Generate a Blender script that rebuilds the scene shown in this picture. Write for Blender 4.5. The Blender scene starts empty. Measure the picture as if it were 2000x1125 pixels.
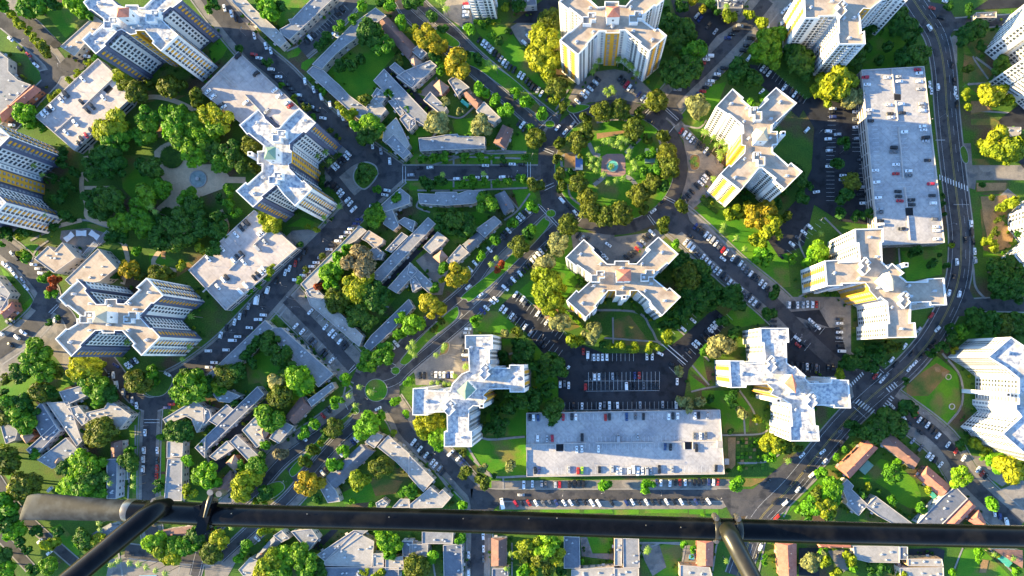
import bpy, bmesh, math, random, re
from mathutils import Vector, Matrix
random.seed(7)
sc = bpy.context.scene
S, H, NX, NY = 0.34, 400.0, 1135.0, 700.0      # metres per photo pixel on the ground, camera height, nadir pixel

# ---------------------------------------------------------------- camera
cd = bpy.data.cameras.new('camera'); cam = bpy.data.objects.new('camera', cd); sc.collection.objects.link(cam)
cam.location = (0, 0, H); cam.rotation_euler = (0, 0, 0)
cd.sensor_width = 36; cd.lens = 36.0*H/(2000*S)
cd.shift_x = (1000-NX)/2000; cd.shift_y = (NY-562.5)/2000
cd.clip_start = 0.05; cd.clip_end = 5000
sc.camera = cam

# ---------------------------------------------------------------- sky, sun, exposure
SUN_EL = math.radians(14.0); TRAVEL = math.atan2(-0.10, 1.0)
w = bpy.data.worlds.new('World'); sc.world = w; w.use_nodes = True
nt = w.node_tree; bg = nt.nodes['Background']
sky = nt.nodes.new('ShaderNodeTexSky'); sky.sky_type = 'NISHITA'; sky.sun_disc = False
sky.sun_elevation = SUN_EL; sky.sun_rotation = math.atan2(-math.cos(TRAVEL), -math.sin(TRAVEL)) % (2*math.pi)
sky.air_density = 1.0; sky.dust_density = 0.2; sky.ozone_density = 4.0
nt.links.new(sky.outputs[0], bg.inputs[0]); bg.inputs[1].default_value = 0.14
sd = bpy.data.lights.new('sun', 'SUN'); sd.energy = 5.0; sd.angle = math.radians(0.5); sd.color = (1.0, 0.77, 0.37)
so = bpy.data.objects.new('sun', sd); sc.collection.objects.link(so); so.location = (-300, 30, 300)
so.rotation_euler = Vector((math.cos(TRAVEL)*math.cos(SUN_EL), math.sin(TRAVEL)*math.cos(SUN_EL), -math.sin(SUN_EL))).to_track_quat('-Z', 'Y').to_euler()
sc.view_settings.view_transform = 'Standard'; sc.view_settings.look = 'None'; sc.view_settings.gamma = 1
sc.view_settings.exposure = 2.2
sc.render.engine = 'CYCLES'
sc.cycles.max_bounces = 4; sc.cycles.diffuse_bounces = 2; sc.cycles.glossy_bounces = 2; sc.cycles.transmission_bounces = 2

# ---------------------------------------------------------------- photo tiles -> world
TILE = {}
for i, c in enumerate('abcde'):
    for j, y in enumerate((0, 280, 560, 825)):
        TILE['%s%d' % (c, j)] = (i*400.0, float(y), 3.75)
for k, v in dict(f=(150,0,5), g=(0,220,5), h=(100,520,5), i=(400,220,5), j=(1050,0,5), k=(1300,170,5), l=(1080,440,5), m=(780,640,5),
                 n=(1370,630,5), o=(1550,430,5), p=(1500,0,5), q=(1760,640,6.25), r=(1850,30,5.625), s=(1000,780,4.545),
                 t=(1060,180,5), u=(1650,120,3.125), z=(0,0,1)).items():
    TILE[k] = v
def PX(tile, x, y):
    ox, oy, s = TILE[tile]; return ox+x/s, oy+y/s
def W(px, py, z=0.0):
    k = S*(H-z)/H; return Vector(((px-NX)*k, (NY-py)*k, z))
def TW(tile, x, y, z=0.0):
    return W(*PX(tile, x, y), z)
def poly(tile, pts, z):
    return [TW(tile, x, y, z).to_2d() for x, y in pts]
def P(s):
    v = [float(t) for t in re.findall(r'-?\d+\.?\d*', s)]
    return list(zip(v[0::2], v[1::2]))

# ---------------------------------------------------------------- object helpers
C = sc.collection
def tag(o, label=None, cat=None, group=None, kind=None):
    if label: o['label'] = label
    if cat: o['category'] = cat
    if group: o['group'] = group
    if kind: o['kind'] = kind
    return o
def empty(name, loc):
    o = bpy.data.objects.new(name, None); o.location = loc; o.empty_display_size = 1; C.objects.link(o); return o
def link(name, me, parent=None, loc=None, rot=None, scale=None):
    o = bpy.data.objects.new(name, me); C.objects.link(o)
    if parent: o.parent = parent
    if loc is not None: o.location = loc
    if rot is not None: o.rotation_euler = rot
    if scale is not None: o.scale = scale
    return o
class MB:
    """collects vertices, faces and material indices for ONE mesh"""
    def __init__(s): s.v = []; s.f = []; s.m = []
    def add(s, vs, fs, mi=0):
        b = len(s.v); s.v += [tuple(v) for v in vs]; s.f += [tuple(b+i for i in f) for f in fs]; s.m += [mi]*len(fs)
    def box(s, c, d, rz=0.0, mi=0, taper=1.0):
        cs, sn = math.cos(rz), math.sin(rz); vs = []
        for dz in (-.5, .5):
            t = 1.0 if dz < 0 else taper
            for dx, dy in ((-.5,-.5), (.5,-.5), (.5,.5), (-.5,.5)):
                x, y = dx*d[0]*t, dy*d[1]*t
                vs.append((c[0]+x*cs-y*sn, c[1]+x*sn+y*cs, c[2]+dz*d[2]))
        s.add(vs, [(3,2,1,0), (4,5,6,7), (0,1,5,4), (1,2,6,5), (2,3,7,6), (3,0,4,7)], mi)
    def prism(s, pts, z0, z1, mi=0, mtop=None):
        n = len(pts)
        s.add([(p[0], p[1], z0) for p in pts]+[(p[0], p[1], z1) for p in pts], [(i, (i+1) % n, n+(i+1) % n, n+i) for i in range(n)], mi)
        s.add([(p[0], p[1], z1) for p in pts], [tuple(range(n))], mi if mtop is None else mtop)
    def tube(s, a, b, ra, rb, n=8, mi=0, caps=True):
        a, b = Vector(a), Vector(b); q = (b-a).to_track_quat('Z', 'Y'); vs = []
        for p, r in ((a, ra), (b, rb)):
            for i in range(n):
                t = 2*math.pi*i/n; vs.append(p+q @ Vector((r*math.cos(t), r*math.sin(t), 0)))
        s.add(vs, [(i, (i+1) % n, n+(i+1) % n, n+i) for i in range(n)]+([tuple(range(n-1,-1,-1)), tuple(range(n, 2*n))] if caps else []), mi)
    def mesh(s, name, mats):
        me = bpy.data.meshes.new(name); me.from_pydata(s.v, [], s.f); me.update()
        for m in (mats if isinstance(mats, (list, tuple)) else [mats]): me.materials.append(m)
        me.polygons.foreach_set('material_index', s.m); return me
    def build(s, name, mats, parent=None, **k):
        return link(name, s.mesh(name, mats), parent, **k)
def ccw(p):
    a = sum(p[i][0]*p[(i+1) % len(p)][1]-p[(i+1) % len(p)][0]*p[i][1] for i in range(len(p)))
    return p if a > 0 else p[::-1]
def inset(p, t):
    n = len(p); out = []
    for i in range(n):
        a, b, c = Vector(p[i-1]), Vector(p[i]), Vector(p[(i+1) % n])
        d1 = (b-a).normalized(); d2 = (c-b).normalized()
        n1 = Vector((-d1.y, d1.x)); n2 = Vector((-d2.y, d2.x)); m = n1+n2
        if m.length < 1e-4: m = n1
        m.normalize(); out.append(b+m*(t/max(0.45, m.dot(n1))))
    return out
def centroid(p): return Vector((sum(v[0] for v in p)/len(p), sum(v[1] for v in p)/len(p)))
def inside(pt, p):
    r = False; x, y = pt[0], pt[1]
    for i in range(len(p)):
        x1, y1 = p[i][0], p[i][1]; x2, y2 = p[i-1][0], p[i-1][1]
        if (y1 > y) != (y2 > y) and x < (x2-x1)*(y-y1)/(y2-y1)+x1: r = not r
    return r
ORD = 'first second third fourth fifth sixth seventh eighth ninth tenth eleventh twelfth'.split()
def ordinal(n):
    if n < 12: return ORD[n]
    n += 1; s = 'th' if 10 <= n % 100 <= 20 else {1: 'st', 2: 'nd', 3: 'rd'}.get(n % 10, 'th')
    return '%d%s' % (n, s)

# ---------------------------------------------------------------- procedural materials
def mat(name, col, col2=None, scale=0.3, rough=0.85, spec=0.25, metal=0.0, lo=0.35, hi=0.65, fine=0.0, fscale=3.0, col3=None, scale3=0.03, rnd=0.0, bump=0.0, emit=None, trans=0.0, local=False, cells=0.0, cscale=.05, seams=0.0, sscale=.09):
    m = bpy.data.materials.new(name); m.use_nodes = True; t = m.node_tree; b = t.nodes['Principled BSDF']
    b.inputs['Roughness'].default_value = rough; b.inputs['Metallic'].default_value = metal
    b.inputs['Specular IOR Level'].default_value = spec
    if local: pos = t.nodes.new('ShaderNodeTexCoord').outputs['Object']
    else: pos = t.nodes.new('ShaderNodeNewGeometry').outputs['Position']
    def noise(s, d=4.0):
        n = t.nodes.new('ShaderNodeTexNoise'); n.inputs['Scale'].default_value = s; n.inputs['Detail'].default_value = d
        t.links.new(pos, n.inputs['Vector']); return n.outputs[0]
    def mr(src, a, bb, c=0.0, d=1.0):
        n = t.nodes.new('ShaderNodeMapRange'); n.inputs[1].default_value = a; n.inputs[2].default_value = bb; n.inputs[3].default_value = c; n.inputs[4].default_value = d
        t.links.new(src, n.inputs[0]); return n.outputs[0]
    def mix(f, A, B, mode='MIX'):
        n = t.nodes.new('ShaderNodeMix'); n.data_type = 'RGBA'; n.blend_type = mode
        if isinstance(f, float): n.inputs[0].default_value = f
        else: t.links.new(f, n.inputs[0])
        for k, X in ((6, A), (7, B)):
            if isinstance(X, tuple): n.inputs[k].default_value = (*X, 1)
            else: t.links.new(X, n.inputs[k])
        return n.outputs[2]
    cur = tuple(col)
    if col2: cur = mix(mr(noise(scale), lo, hi), tuple(col), tuple(col2))
    if col3: cur = mix(mr(noise(scale3, 3.0), 0.52, 0.66), cur, tuple(col3))
    if cells:
        v = t.nodes.new('ShaderNodeTexVoronoi'); v.distance = 'CHEBYCHEV'; v.inputs['Scale'].default_value = cscale; t.links.new(pos, v.inputs['Vector'])
        s_ = t.nodes.new('ShaderNodeSeparateColor'); t.links.new(v.outputs['Color'], s_.inputs[0])
        h = t.nodes.new('ShaderNodeHueSaturation'); t.links.new(mr(s_.outputs[0], .1, .9, 1-cells, 1+cells), h.inputs['Value'])
        if isinstance(cur, tuple): h.inputs['Color'].default_value = (*cur, 1)
        else: t.links.new(cur, h.inputs['Color'])
        cur = h.outputs[0]
    if seams:
        v = t.nodes.new('ShaderNodeTexBrick'); v.inputs['Scale'].default_value = sscale; v.inputs['Mortar Size'].default_value = .012
        for k_, c_ in (('Color1', 1.0), ('Color2', 1-seams*.35), ('Mortar', 1-seams)): v.inputs[k_].default_value = (c_, c_, c_, 1)
        rt = t.nodes.new('ShaderNodeMapping'); rt.inputs['Rotation'].default_value = (0, 0, .78); t.links.new(pos, rt.inputs['Vector']); t.links.new(rt.outputs[0], v.inputs['Vector'])
        cur = mix(1.0, cur, v.outputs['Color'], 'MULTIPLY')
    if fine:
        g = mr(noise(fscale, 2.0), 0.25, 0.75, 1-fine, 1+fine)
        h = t.nodes.new('ShaderNodeHueSaturation'); t.links.new(g, h.inputs['Value'])
        if isinstance(cur, tuple): h.inputs['Color'].default_value = (*cur, 1)
        else: t.links.new(cur, h.inputs['Color'])
        cur = h.outputs[0]
    if rnd:
        oi = t.nodes.new('ShaderNodeObjectInfo'); h = t.nodes.new('ShaderNodeHueSaturation')
        t.links.new(mr(oi.outputs['Random'], 0, 1, 0.5-rnd*0.07, 0.5+rnd*0.07), h.inputs['Hue'])
        t.links.new(mr(oi.outputs['Random'], 0, 1, 1+rnd*0.5, 1-rnd*0.5), h.inputs['Value'])
        if isinstance(cur, tuple): h.inputs['Color'].default_value = (*cur, 1)
        else: t.links.new(cur, h.inputs['Color'])
        cur = h.outputs[0]
    if isinstance(cur, tuple): b.inputs['Base Color'].default_value = (*cur, 1)
    else: t.links.new(cur, b.inputs['Base Color'])
    if bump:
        bn = t.nodes.new('ShaderNodeBump'); bn.inputs['Strength'].default_value = bump
        t.links.new(noise(fscale), bn.inputs['Height']); t.links.new(bn.outputs[0], b.inputs['Normal'])
    if trans:
        tr = t.nodes.new('ShaderNodeBsdfTranslucent'); ms = t.nodes.new('ShaderNodeMixShader'); ms.inputs[0].default_value = trans
        if isinstance(cur, tuple): tr.inputs[0].default_value = (*cur, 1)
        else: t.links.new(cur, tr.inputs[0])
        t.links.new(b.outputs[0], ms.inputs[1]); t.links.new(tr.outputs[0], ms.inputs[2])
        t.links.new(ms.outputs[0], t.nodes['Material Output'].inputs['Surface'])
    return m
M = {}
M['ground'] = mat('ground_cover', (.035,.105,.012), (.075,.14,.014), .06, fine=.4, fscale=1.2, col3=(.10,.065,.035), scale3=.035, bump=.3)
M['lawn'] = mat('lawn', (.045,.18,.008), (.10,.23,.010), .08, fine=.3, fscale=1.5, col3=(.17,.15,.04), scale3=.05, bump=.2)
M['drylawn'] = mat('dry_lawn', (.06,.12,.02), (.26,.14,.05), .09, fine=.3, fscale=1.5, bump=.2)
M['dirt'] = mat('dirt', (.34,.20,.09), (.24,.15,.07), .2, fine=.3, fscale=2)
M['asphalt'] = mat('asphalt', (.058,.056,.060), (.084,.077,.074), .12, fine=.22, fscale=2.5, rough=.9, cells=.13, cscale=.055, col3=(.036,.036,.04), scale3=.16)
M['asphaltdark'] = mat('dark_asphalt', (.026,.027,.032), (.036,.036,.04), .1, fine=.2, fscale=2.5, rough=.9, cells=.13, cscale=.055, col3=(.018,.018,.021), scale3=.16)
M['paving'] = mat('concrete_paving', (.26,.225,.19), (.19,.17,.15), .12, fine=.2, fscale=2.0, rough=.9, cells=.13, cscale=.055, col3=(.13,.125,.12), scale3=.16)
M['walk'] = mat('sidewalk', (.30,.275,.25), (.22,.205,.19), .25, fine=.15, fscale=2.0)
M['path'] = mat('park_path', (.58,.42,.27), (.48,.35,.23), .3, fine=.15, fscale=2.0)
M['plaza'] = mat('pink_plaza', (.34,.20,.17), (.28,.18,.16), .5, fine=.15, fscale=2.0)
M['paint'] = mat('road_paint', (.72,.72,.70), (.5,.5,.5), .8)
M['ypaint'] = mat('yellow_paint', (.65,.48,.08), (.5,.38,.1), .8)
M['kerb'] = mat('kerb', (.36,.34,.32), (.28,.27,.25), .5)
M['white'] = mat('white_wall', (.72,.71,.70), (.64,.63,.62), .12, fine=.05, fscale=.8)
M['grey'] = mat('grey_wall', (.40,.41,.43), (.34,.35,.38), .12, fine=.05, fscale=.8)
M['navy'] = mat('slate_wall', (.115,.125,.19), (.095,.105,.16), .2, fine=.06, fscale=.8)
M['gold'] = mat('ochre_wall', (.62,.33,.03), (.55,.28,.03), .2, fine=.05)
M['panel'] = mat('orange_panel', (.70,.34,.03), (.62,.29,.03), .4, rough=.6)
M['glass'] = mat('window_glass', (.035,.045,.06), (.09,.10,.12), .35, rough=.15, spec=.6)
M['blind'] = mat('window_blind', (.30,.31,.34), (.16,.17,.2), .5, rough=.4)
M['roof_tan'] = mat('roof_tan_gravel', (.46,.37,.29), (.40,.32,.25), .15, fine=.10, fscale=.8, col3=(.33,.25,.19), scale3=.12, seams=.16, cells=.05, cscale=.16)
M['roof_white'] = mat('roof_white_coat', (.60,.57,.54), (.24,.26,.31), .5, lo=.44, hi=.64, fine=.12, fscale=1.2, col3=(.44,.38,.32), scale3=.10, seams=.16, cells=.05, cscale=.16)
M['roof_grey'] = mat('roof_grey', (.27,.265,.27), (.21,.21,.22), .15, fine=.12, fscale=.9, seams=.16, cells=.05, cscale=.16)
M['roof_pale'] = mat('roof_pale', (.40,.36,.32), (.31,.285,.26), .15, fine=.12, fscale=.9, seams=.16, cells=.05, cscale=.16)
M['roof_slate'] = mat('roof_slate', (.13,.14,.165), (.17,.175,.20), .15, fine=.12, fscale=.9, seams=.16, cells=.05, cscale=.16)
M['roof_brown'] = mat('roof_brown_shingle', (.24,.13,.10), (.17,.10,.085), .25, fine=.15, fscale=1.5)
M['tile_red'] = mat('roof_red_tile', (.50,.19,.13), (.42,.15,.10), .4, fine=.15, fscale=1.5)
M['tile_brown'] = mat('roof_brown_tile', (.40,.25,.18), (.33,.20,.15), .4, fine=.15, fscale=1.5)
M['tile_green'] = mat('roof_green', (.20,.30,.23), (.17,.26,.20), .4, fine=.1)
M['tile_beige'] = mat('roof_beige', (.48,.40,.29), (.42,.35,.26), .4, fine=.1)
M['cream'] = mat('cream_wall', (.52,.45,.38), (.44,.38,.32), .2, fine=.08)
M['brick'] = mat('brick_wall', (.40,.17,.11), (.33,.15,.10), .5, fine=.2, fscale=3)
M['peach'] = mat('peach_wall', (.62,.36,.18), (.52,.31,.17), .3)
M['deck'] = mat('parking_deck', (.45,.42,.40), (.36,.34,.34), .12, lo=.3, hi=.7, fine=.16, fscale=.6, col3=(.31,.30,.31), scale3=.05, seams=.14, sscale=.05, cells=.04, cscale=.1)
M['decktan'] = mat('parking_deck_tan', (.50,.43,.39), (.37,.33,.32), .10, fine=.14, fscale=.5, seams=.14, sscale=.05, cells=.04, cscale=.1)
M['parapet'] = mat('parapet_concrete', (.52,.46,.42), (.45,.41,.39), .3, fine=.06)
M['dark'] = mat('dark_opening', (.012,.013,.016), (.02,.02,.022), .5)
M['metal'] = mat('rooftop_metal', (.55,.56,.57), (.42,.43,.45), .8, rough=.5, metal=.2)
M['pole'] = mat('pole_metal', (.35,.35,.34), (.28,.28,.27), .8, rough=.5, metal=.5)
M['bark'] = mat('bark', (.16,.12,.085), (.10,.075,.055), 1.0)
M['palmbark'] = mat('palm_bark', (.26,.21,.16), (.19,.15,.12), 1.0)
M['pool'] = mat('pool_water', (.10,.42,.33), (.16,.50,.40), .6, rough=.12, spec=.5)
M['pond'] = mat('fountain_water', (.14,.19,.17), (.22,.27,.25), .5, rough=.2, spec=.5)
M['bluepool'] = mat('blue_pool_water', (.07,.33,.50), (.1,.42,.58), .6, rough=.12, spec=.5)
M['awning'] = mat('green_awning', (.08,.40,.30), (.06,.34,.26), .6)
M['blue'] = mat('blue_canopy', (.12,.19,.36), (.1,.16,.3), .6)
M['tyre'] = mat('tyre', (.02,.02,.02), (.03,.03,.03), 3)
M['carglass'] = mat('car_glass', (.015,.018,.022), (.03,.033,.04), 2, rough=.08, spec=.6)
LEAF = dict(G=((.15,.32,.012), (.06,.17,.010)), L=((.22,.44,.012), (.10,.25,.012)), Y=((.37,.41,.014), (.17,.22,.012)), O=((.165,.20,.012), (.065,.09,.010)),
            D=((.065,.165,.014), (.032,.10,.012)), A=((.44,.37,.015), (.24,.22,.014)), R=((.45,.05,.02), (.25,.03,.015)), P=((.36,.36,.12), (.20,.21,.07)), T=((.33,.25,.13), (.19,.15,.075)))
for k, (a, b_) in LEAF.items():
    M['leaf'+k] = mat('foliage_'+k, a, b_, .35, fine=.35, fscale=1.6, rough=.6, rnd=.28, trans=.32)
M['palmleaf'] = mat('palm_frond', (.24,.36,.04), (.12,.22,.03), 1.0, rough=.5, trans=.2)
# ================================================================ THE SETTING: ground, streets, paths
g = MB(); g.add([(-1500,-1500,0), (1500,-1500,0), (1500,1500,0), (-1500,1500,0)], [(0,1,2,3)])
tag(g.build('ground', M['ground']), kind='structure')
def smooth(pts, k=5):
    if len(pts) < 3: return pts
    q = [pts[0]*2-pts[1]]+pts+[pts[-1]*2-pts[-2]]; out = []
    for i in range(1, len(q)-2):
        a, b, c, d = q[i-1], q[i], q[i+1], q[i+2]
        for j in range(k):
            t = j/k; out.append(0.5*((2*b)+(c-a)*t+(2*a-5*b+4*c-d)*t*t+(3*b-a-3*c+d)*t**3))
    return out+[pts[-1]]
ZC = {}
def layer(mb, base):
    ZC[base] = ZC.get(base, 0)+1; return base+0.0006*ZC[base]
def stroke(mb, pts, wpx, base, tile='z', off=0.0, curve=True):
    p = [TW(tile, x, y).to_2d() for x, y in pts]
    if curve: p = smooth(p)
    z = layer(mb, base); w_ = wpx*S/2; o = off*S; L = []; R = []
    for i in range(len(p)):
        d = (p[min(i+1, len(p)-1)]-p[max(i-1, 0)]).normalized(); n = Vector((d.y, -d.x))
        L.append(p[i]+n*(o-w_)); R.append(p[i]+n*(o+w_))
    n = len(p); mb.add([(v.x, v.y, z) for v in L+R], [(i, n+i, n+i+1, i+1) for i in range(n-1)])
def area(mb, tile, s, base):
    p = ccw(poly(tile, P(s), 0)); z = layer(mb, base); mb.add([(v.x, v.y, z) for v in p], [tuple(range(len(p)))])
def disc(mb, tile, x, y, rx, ry, base, r0=0.0, n=48):
    c = TW(tile, x, y); s = TILE[tile][2]; z = layer(mb, base); rx, ry = rx/s*S, ry/s*S
    o = [(c.x+rx*math.cos(t*2*math.pi/n), c.y+ry*math.sin(t*2*math.pi/n), z) for t in range(n)]
    if not r0: mb.add(o, [tuple(range(n))])
    else:
        i_ = [(c.x+(rx*r0)*math.cos(t*2*math.pi/n), c.y+(ry*r0)*math.sin(t*2*math.pi/n), z) for t in range(n)]
        mb.add(o+i_, [(t, (t+1) % n, n+(t+1) % n, n+t) for t in range(n)])

# lawns
lw = MB()
for tl, s in [('c0','470,165 660,165 720,200 1000,640 960,640 740,470 500,240'), ('d0','260,700 350,540 640,560 440,680 360,720'), ('d0','480,840 520,780 640,640 820,600 760,760 560,930'),
    ('d1','545,440 800,490 1000,480 1270,820 1290,1050 1180,1060 740,660'), ('c1','1090,830 1200,640 1220,720 1140,830 1240,1010 1150,1125 830,1125 800,1080'),
    ('d2','480,0 740,120 560,150 400,300 300,260 300,100'), ('c2','480,330 500,180 640,180 780,290 760,340'), ('c2','670,380 900,390 1100,600 1080,900 860,1090 560,1090 560,950 700,820 930,770 900,560 740,540 690,480'),
    ('c3','400,220 530,130 850,110 855,395 590,395 470,300'), ('c3','690,420 820,420 780,490 690,490'), ('c3','580,400 670,415 670,480 600,480 540,450'), ('c3','240,400 300,375 420,520 440,640 340,560'),
    ('d2','530,560 640,490 690,720 560,610'), ('d2','545,640 680,740 560,760'), ('d2','640,760 900,760 1010,900 1070,1060 800,1070 780,900 640,860'), ('d2','800,230 920,100 1100,230 1100,270 900,300'),
    ('e2','610,760 860,505 1010,630 1045,880 910,1030 700,880'), ('e1','600,790 900,780 900,960 640,1010 620,860'), ('e0','170,500 330,330 420,240 640,100 700,280 760,480 300,510'), ('e0','1050,290 1120,220 1400,180 1200,380 1060,400'),
    ('e0','1060,460 1130,430 1260,540 1160,700 1060,680'), ('e1','1180,380 1380,370 1270,500 1420,680 1330,830 1200,830'), ('e1','1220,860 1500,860 1500,1125 1290,1100'), ('e2','1140,190 1500,170 1500,360 1080,380 1000,320'),
    ('d3','0,640 180,640 180,670 0,680'), ('s','250,975 600,975 600,1005 250,1005'), ('s','640,980 880,975 900,1010 640,1010'), ('s','940,985 1110,975 1120,1020 940,1015'), ('s','1180,975 1560,975 1560,1010 1180,1010'), ('s','1570,975 1700,975 1700,1020 1570,1020'), ('s','1720,975 1830,975 1830,1035 1720,1035'),
    ('c0','310,880 480,860 470,960 440,1000 330,970'), ('c0','0,960 90,930 160,990 60,1000 60,1090 0,1120'), ('c0','750,1000 800,960 870,1030 860,1120 750,1110'),
    ('c1','0,80 860,80 860,140 0,165'), ('c1','0,290 870,265 870,320 0,345'), ('c1','170,510 490,500 600,520 420,720 340,740 190,600'), ('c1','750,340 900,335 930,400 810,490'),
    ('c1','1000,540 1030,620 860,760 620,950 420,1125 400,1125 480,1050 860,680 960,560'), ('c2','0,300 360,150 370,200 0,560 0,480'), ('c2','400,80 560,-20 480,50 420,110'),
    ('b0','950,400 1120,280 1260,230 1400,400 1240,580 1260,660 1180,740 1080,740 900,560'), ('b0','820,420 740,520 705,500 710,460 760,430'), ('b0','600,400 720,300 740,330 680,410 610,430'), ('b0','540,330 660,310 590,390'),
    ('b0','500,0 770,0 640,130 560,200 440,120'), ('b0','30,360 130,265 190,310 130,420 60,470'), ('b1','600,610 720,540 860,600 870,640 800,650 700,610'), ('b1','640,730 740,730 700,770 650,760'),
    ('b2','520,170 570,150 640,230 640,290'), ('b2','650,40 700,50 790,150 760,175 700,140'), ('b2','480,200 540,270 450,245'), ('b2','930,560 990,570 1050,630 1000,670 920,600'), ('b2','1060,490 1190,540 1080,560'),
    ('b2','300,560 500,400 640,560 720,820 520,850 400,700 320,720'), ('b2','1000,80 1400,80 1200,340 1060,240'), ('b2','1380,560 1500,480 1500,540 1420,600'), ('b2','1290,920 1380,930 1460,1100 1480,1125 1350,1125 1270,1000'),
    ('b3','1360,0 1440,20 1490,120 1500,170 1380,60'), ('b3','600,170 680,130 690,180 620,240'), ('b3','400,400 460,310 480,350 470,410 400,460'), ('b3','500,470 580,430 590,480 520,540 400,580'), ('b3','630,370 700,290 760,310 680,395'),
    ('b3','1000,520 1230,400 1450,450 1250,580 1020,600'), ('a0','260,500 310,490 385,590 350,620'), ('a0','380,400 420,410 510,480 460,500'), ('a0','300,60 560,60 620,150 480,280 400,180'), ('a0','0,450 130,600 0,730'),
    ('a0','1180,760 1250,800 1240,880 1150,870'), ('a0','1380,840 1450,840 1500,900 1500,1125 1300,1125'), ('a1','870,80 1100,100 1240,290 1000,440 900,330'), ('a1','1090,810 1200,800 1300,870 1270,900 1100,900'), ('a1','640,590 760,600 790,660 640,640'),
    ('a1','150,740 280,740 280,860 180,860'), ('a1','0,900 60,950 150,1100 100,1125'), ('a2','100,190 230,80 240,150 170,210'), ('a2','190,310 340,200 345,215 200,340'), ('a2','305,280 345,240 430,320 400,350'),
    ('a2','0,740 100,600 220,560 440,600 560,710 480,740 380,820 240,830 100,820'), ('a3','940,0 1050,0 1050,560 970,560 970,380'), ('a3','1170,140 1210,140 1210,360 1170,360'), ('a3','1140,380 1210,380 1200,570 1130,570'), ('a3','10,350 90,345 100,400 60,420'),
    ('a3','360,780 440,740 590,900 580,970 530,980'), ('d3','260,930 400,880 480,900 500,960 480,1125 320,1125 250,1020'), ('c3','1300,840 1490,840 1490,900 1450,955 1340,955 1300,900'), ('e3','320,400 450,265 560,300 700,420 745,520 740,620 660,630 570,580 510,500 400,430 330,450'),
    ('e3','1050,930 1200,930 1400,1125 1000,1125 1030,1000'), ('e3','880,350 940,330 980,370 970,430'), ('e3','1100,530 1180,540 1260,640 1240,680'), ('e3','1240,460 1290,410 1320,450 1290,475'), ('e3','1000,1000 1040,940 1060,1000'), ('e3','0,380 70,340 150,400 130,480 0,460'),
    ('d3','1200,680 1500,380 1500,440 1250,690'), ('d3','800,590 850,590 850,620 810,620')]:
    area(lw, tl, s, .02)
tag(lw.build('lawn', M['lawn']), kind='structure')
dl = MB()
for tl, s in [('d2','0,240 110,210 240,380 230,430 0,430'), ('e2','640,700 860,560 960,620 800,800 640,800'), ('d1','330,680 400,600 480,660 480,710 400,710'), ('c2','1080,300 1130,150 1280,280 1160,330'), ('d2','1000,900 1070,960 1070,1075 980,1060'),
    ('e1','1200,390 1370,380 1290,470 1220,560'), ('d3','930,410 1130,410 1000,470 930,470'), ('a0','950,700 1160,650 1140,740 1000,770'), ('a0','1200,700 1360,700 1260,750'), ('b3','1200,400 1450,430 1400,520 1250,540'), ('d3','800,105 890,110 880,300 830,380 800,380'), ('a1','1250,900 1380,870 1420,900 1300,980'),
    ('e0','1060,400 1200,440 1270,540 1160,690 1050,600'), ('e0','1110,740 1220,740 1280,820 1110,840'), ('e0','1110,870 1280,870 1370,920 1110,915'), ('e1','1180,480 1290,500 1430,670 1330,830 1200,780'), ('e1','1150,290 1380,290 1370,350 1150,355'), ('e1','1260,380 1420,390 1440,560 1300,520'), ('e1','1110,170 1250,170 1250,120 1110,110'), ('e0','1060,290 1100,250 1250,330 1130,420'), ('d1','560,460 600,455 620,480 570,490')]:
    area(dl, tl, s, .085)
tag(dl.build('dry_lawn', M['drylawn']), kind='structure')

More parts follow.
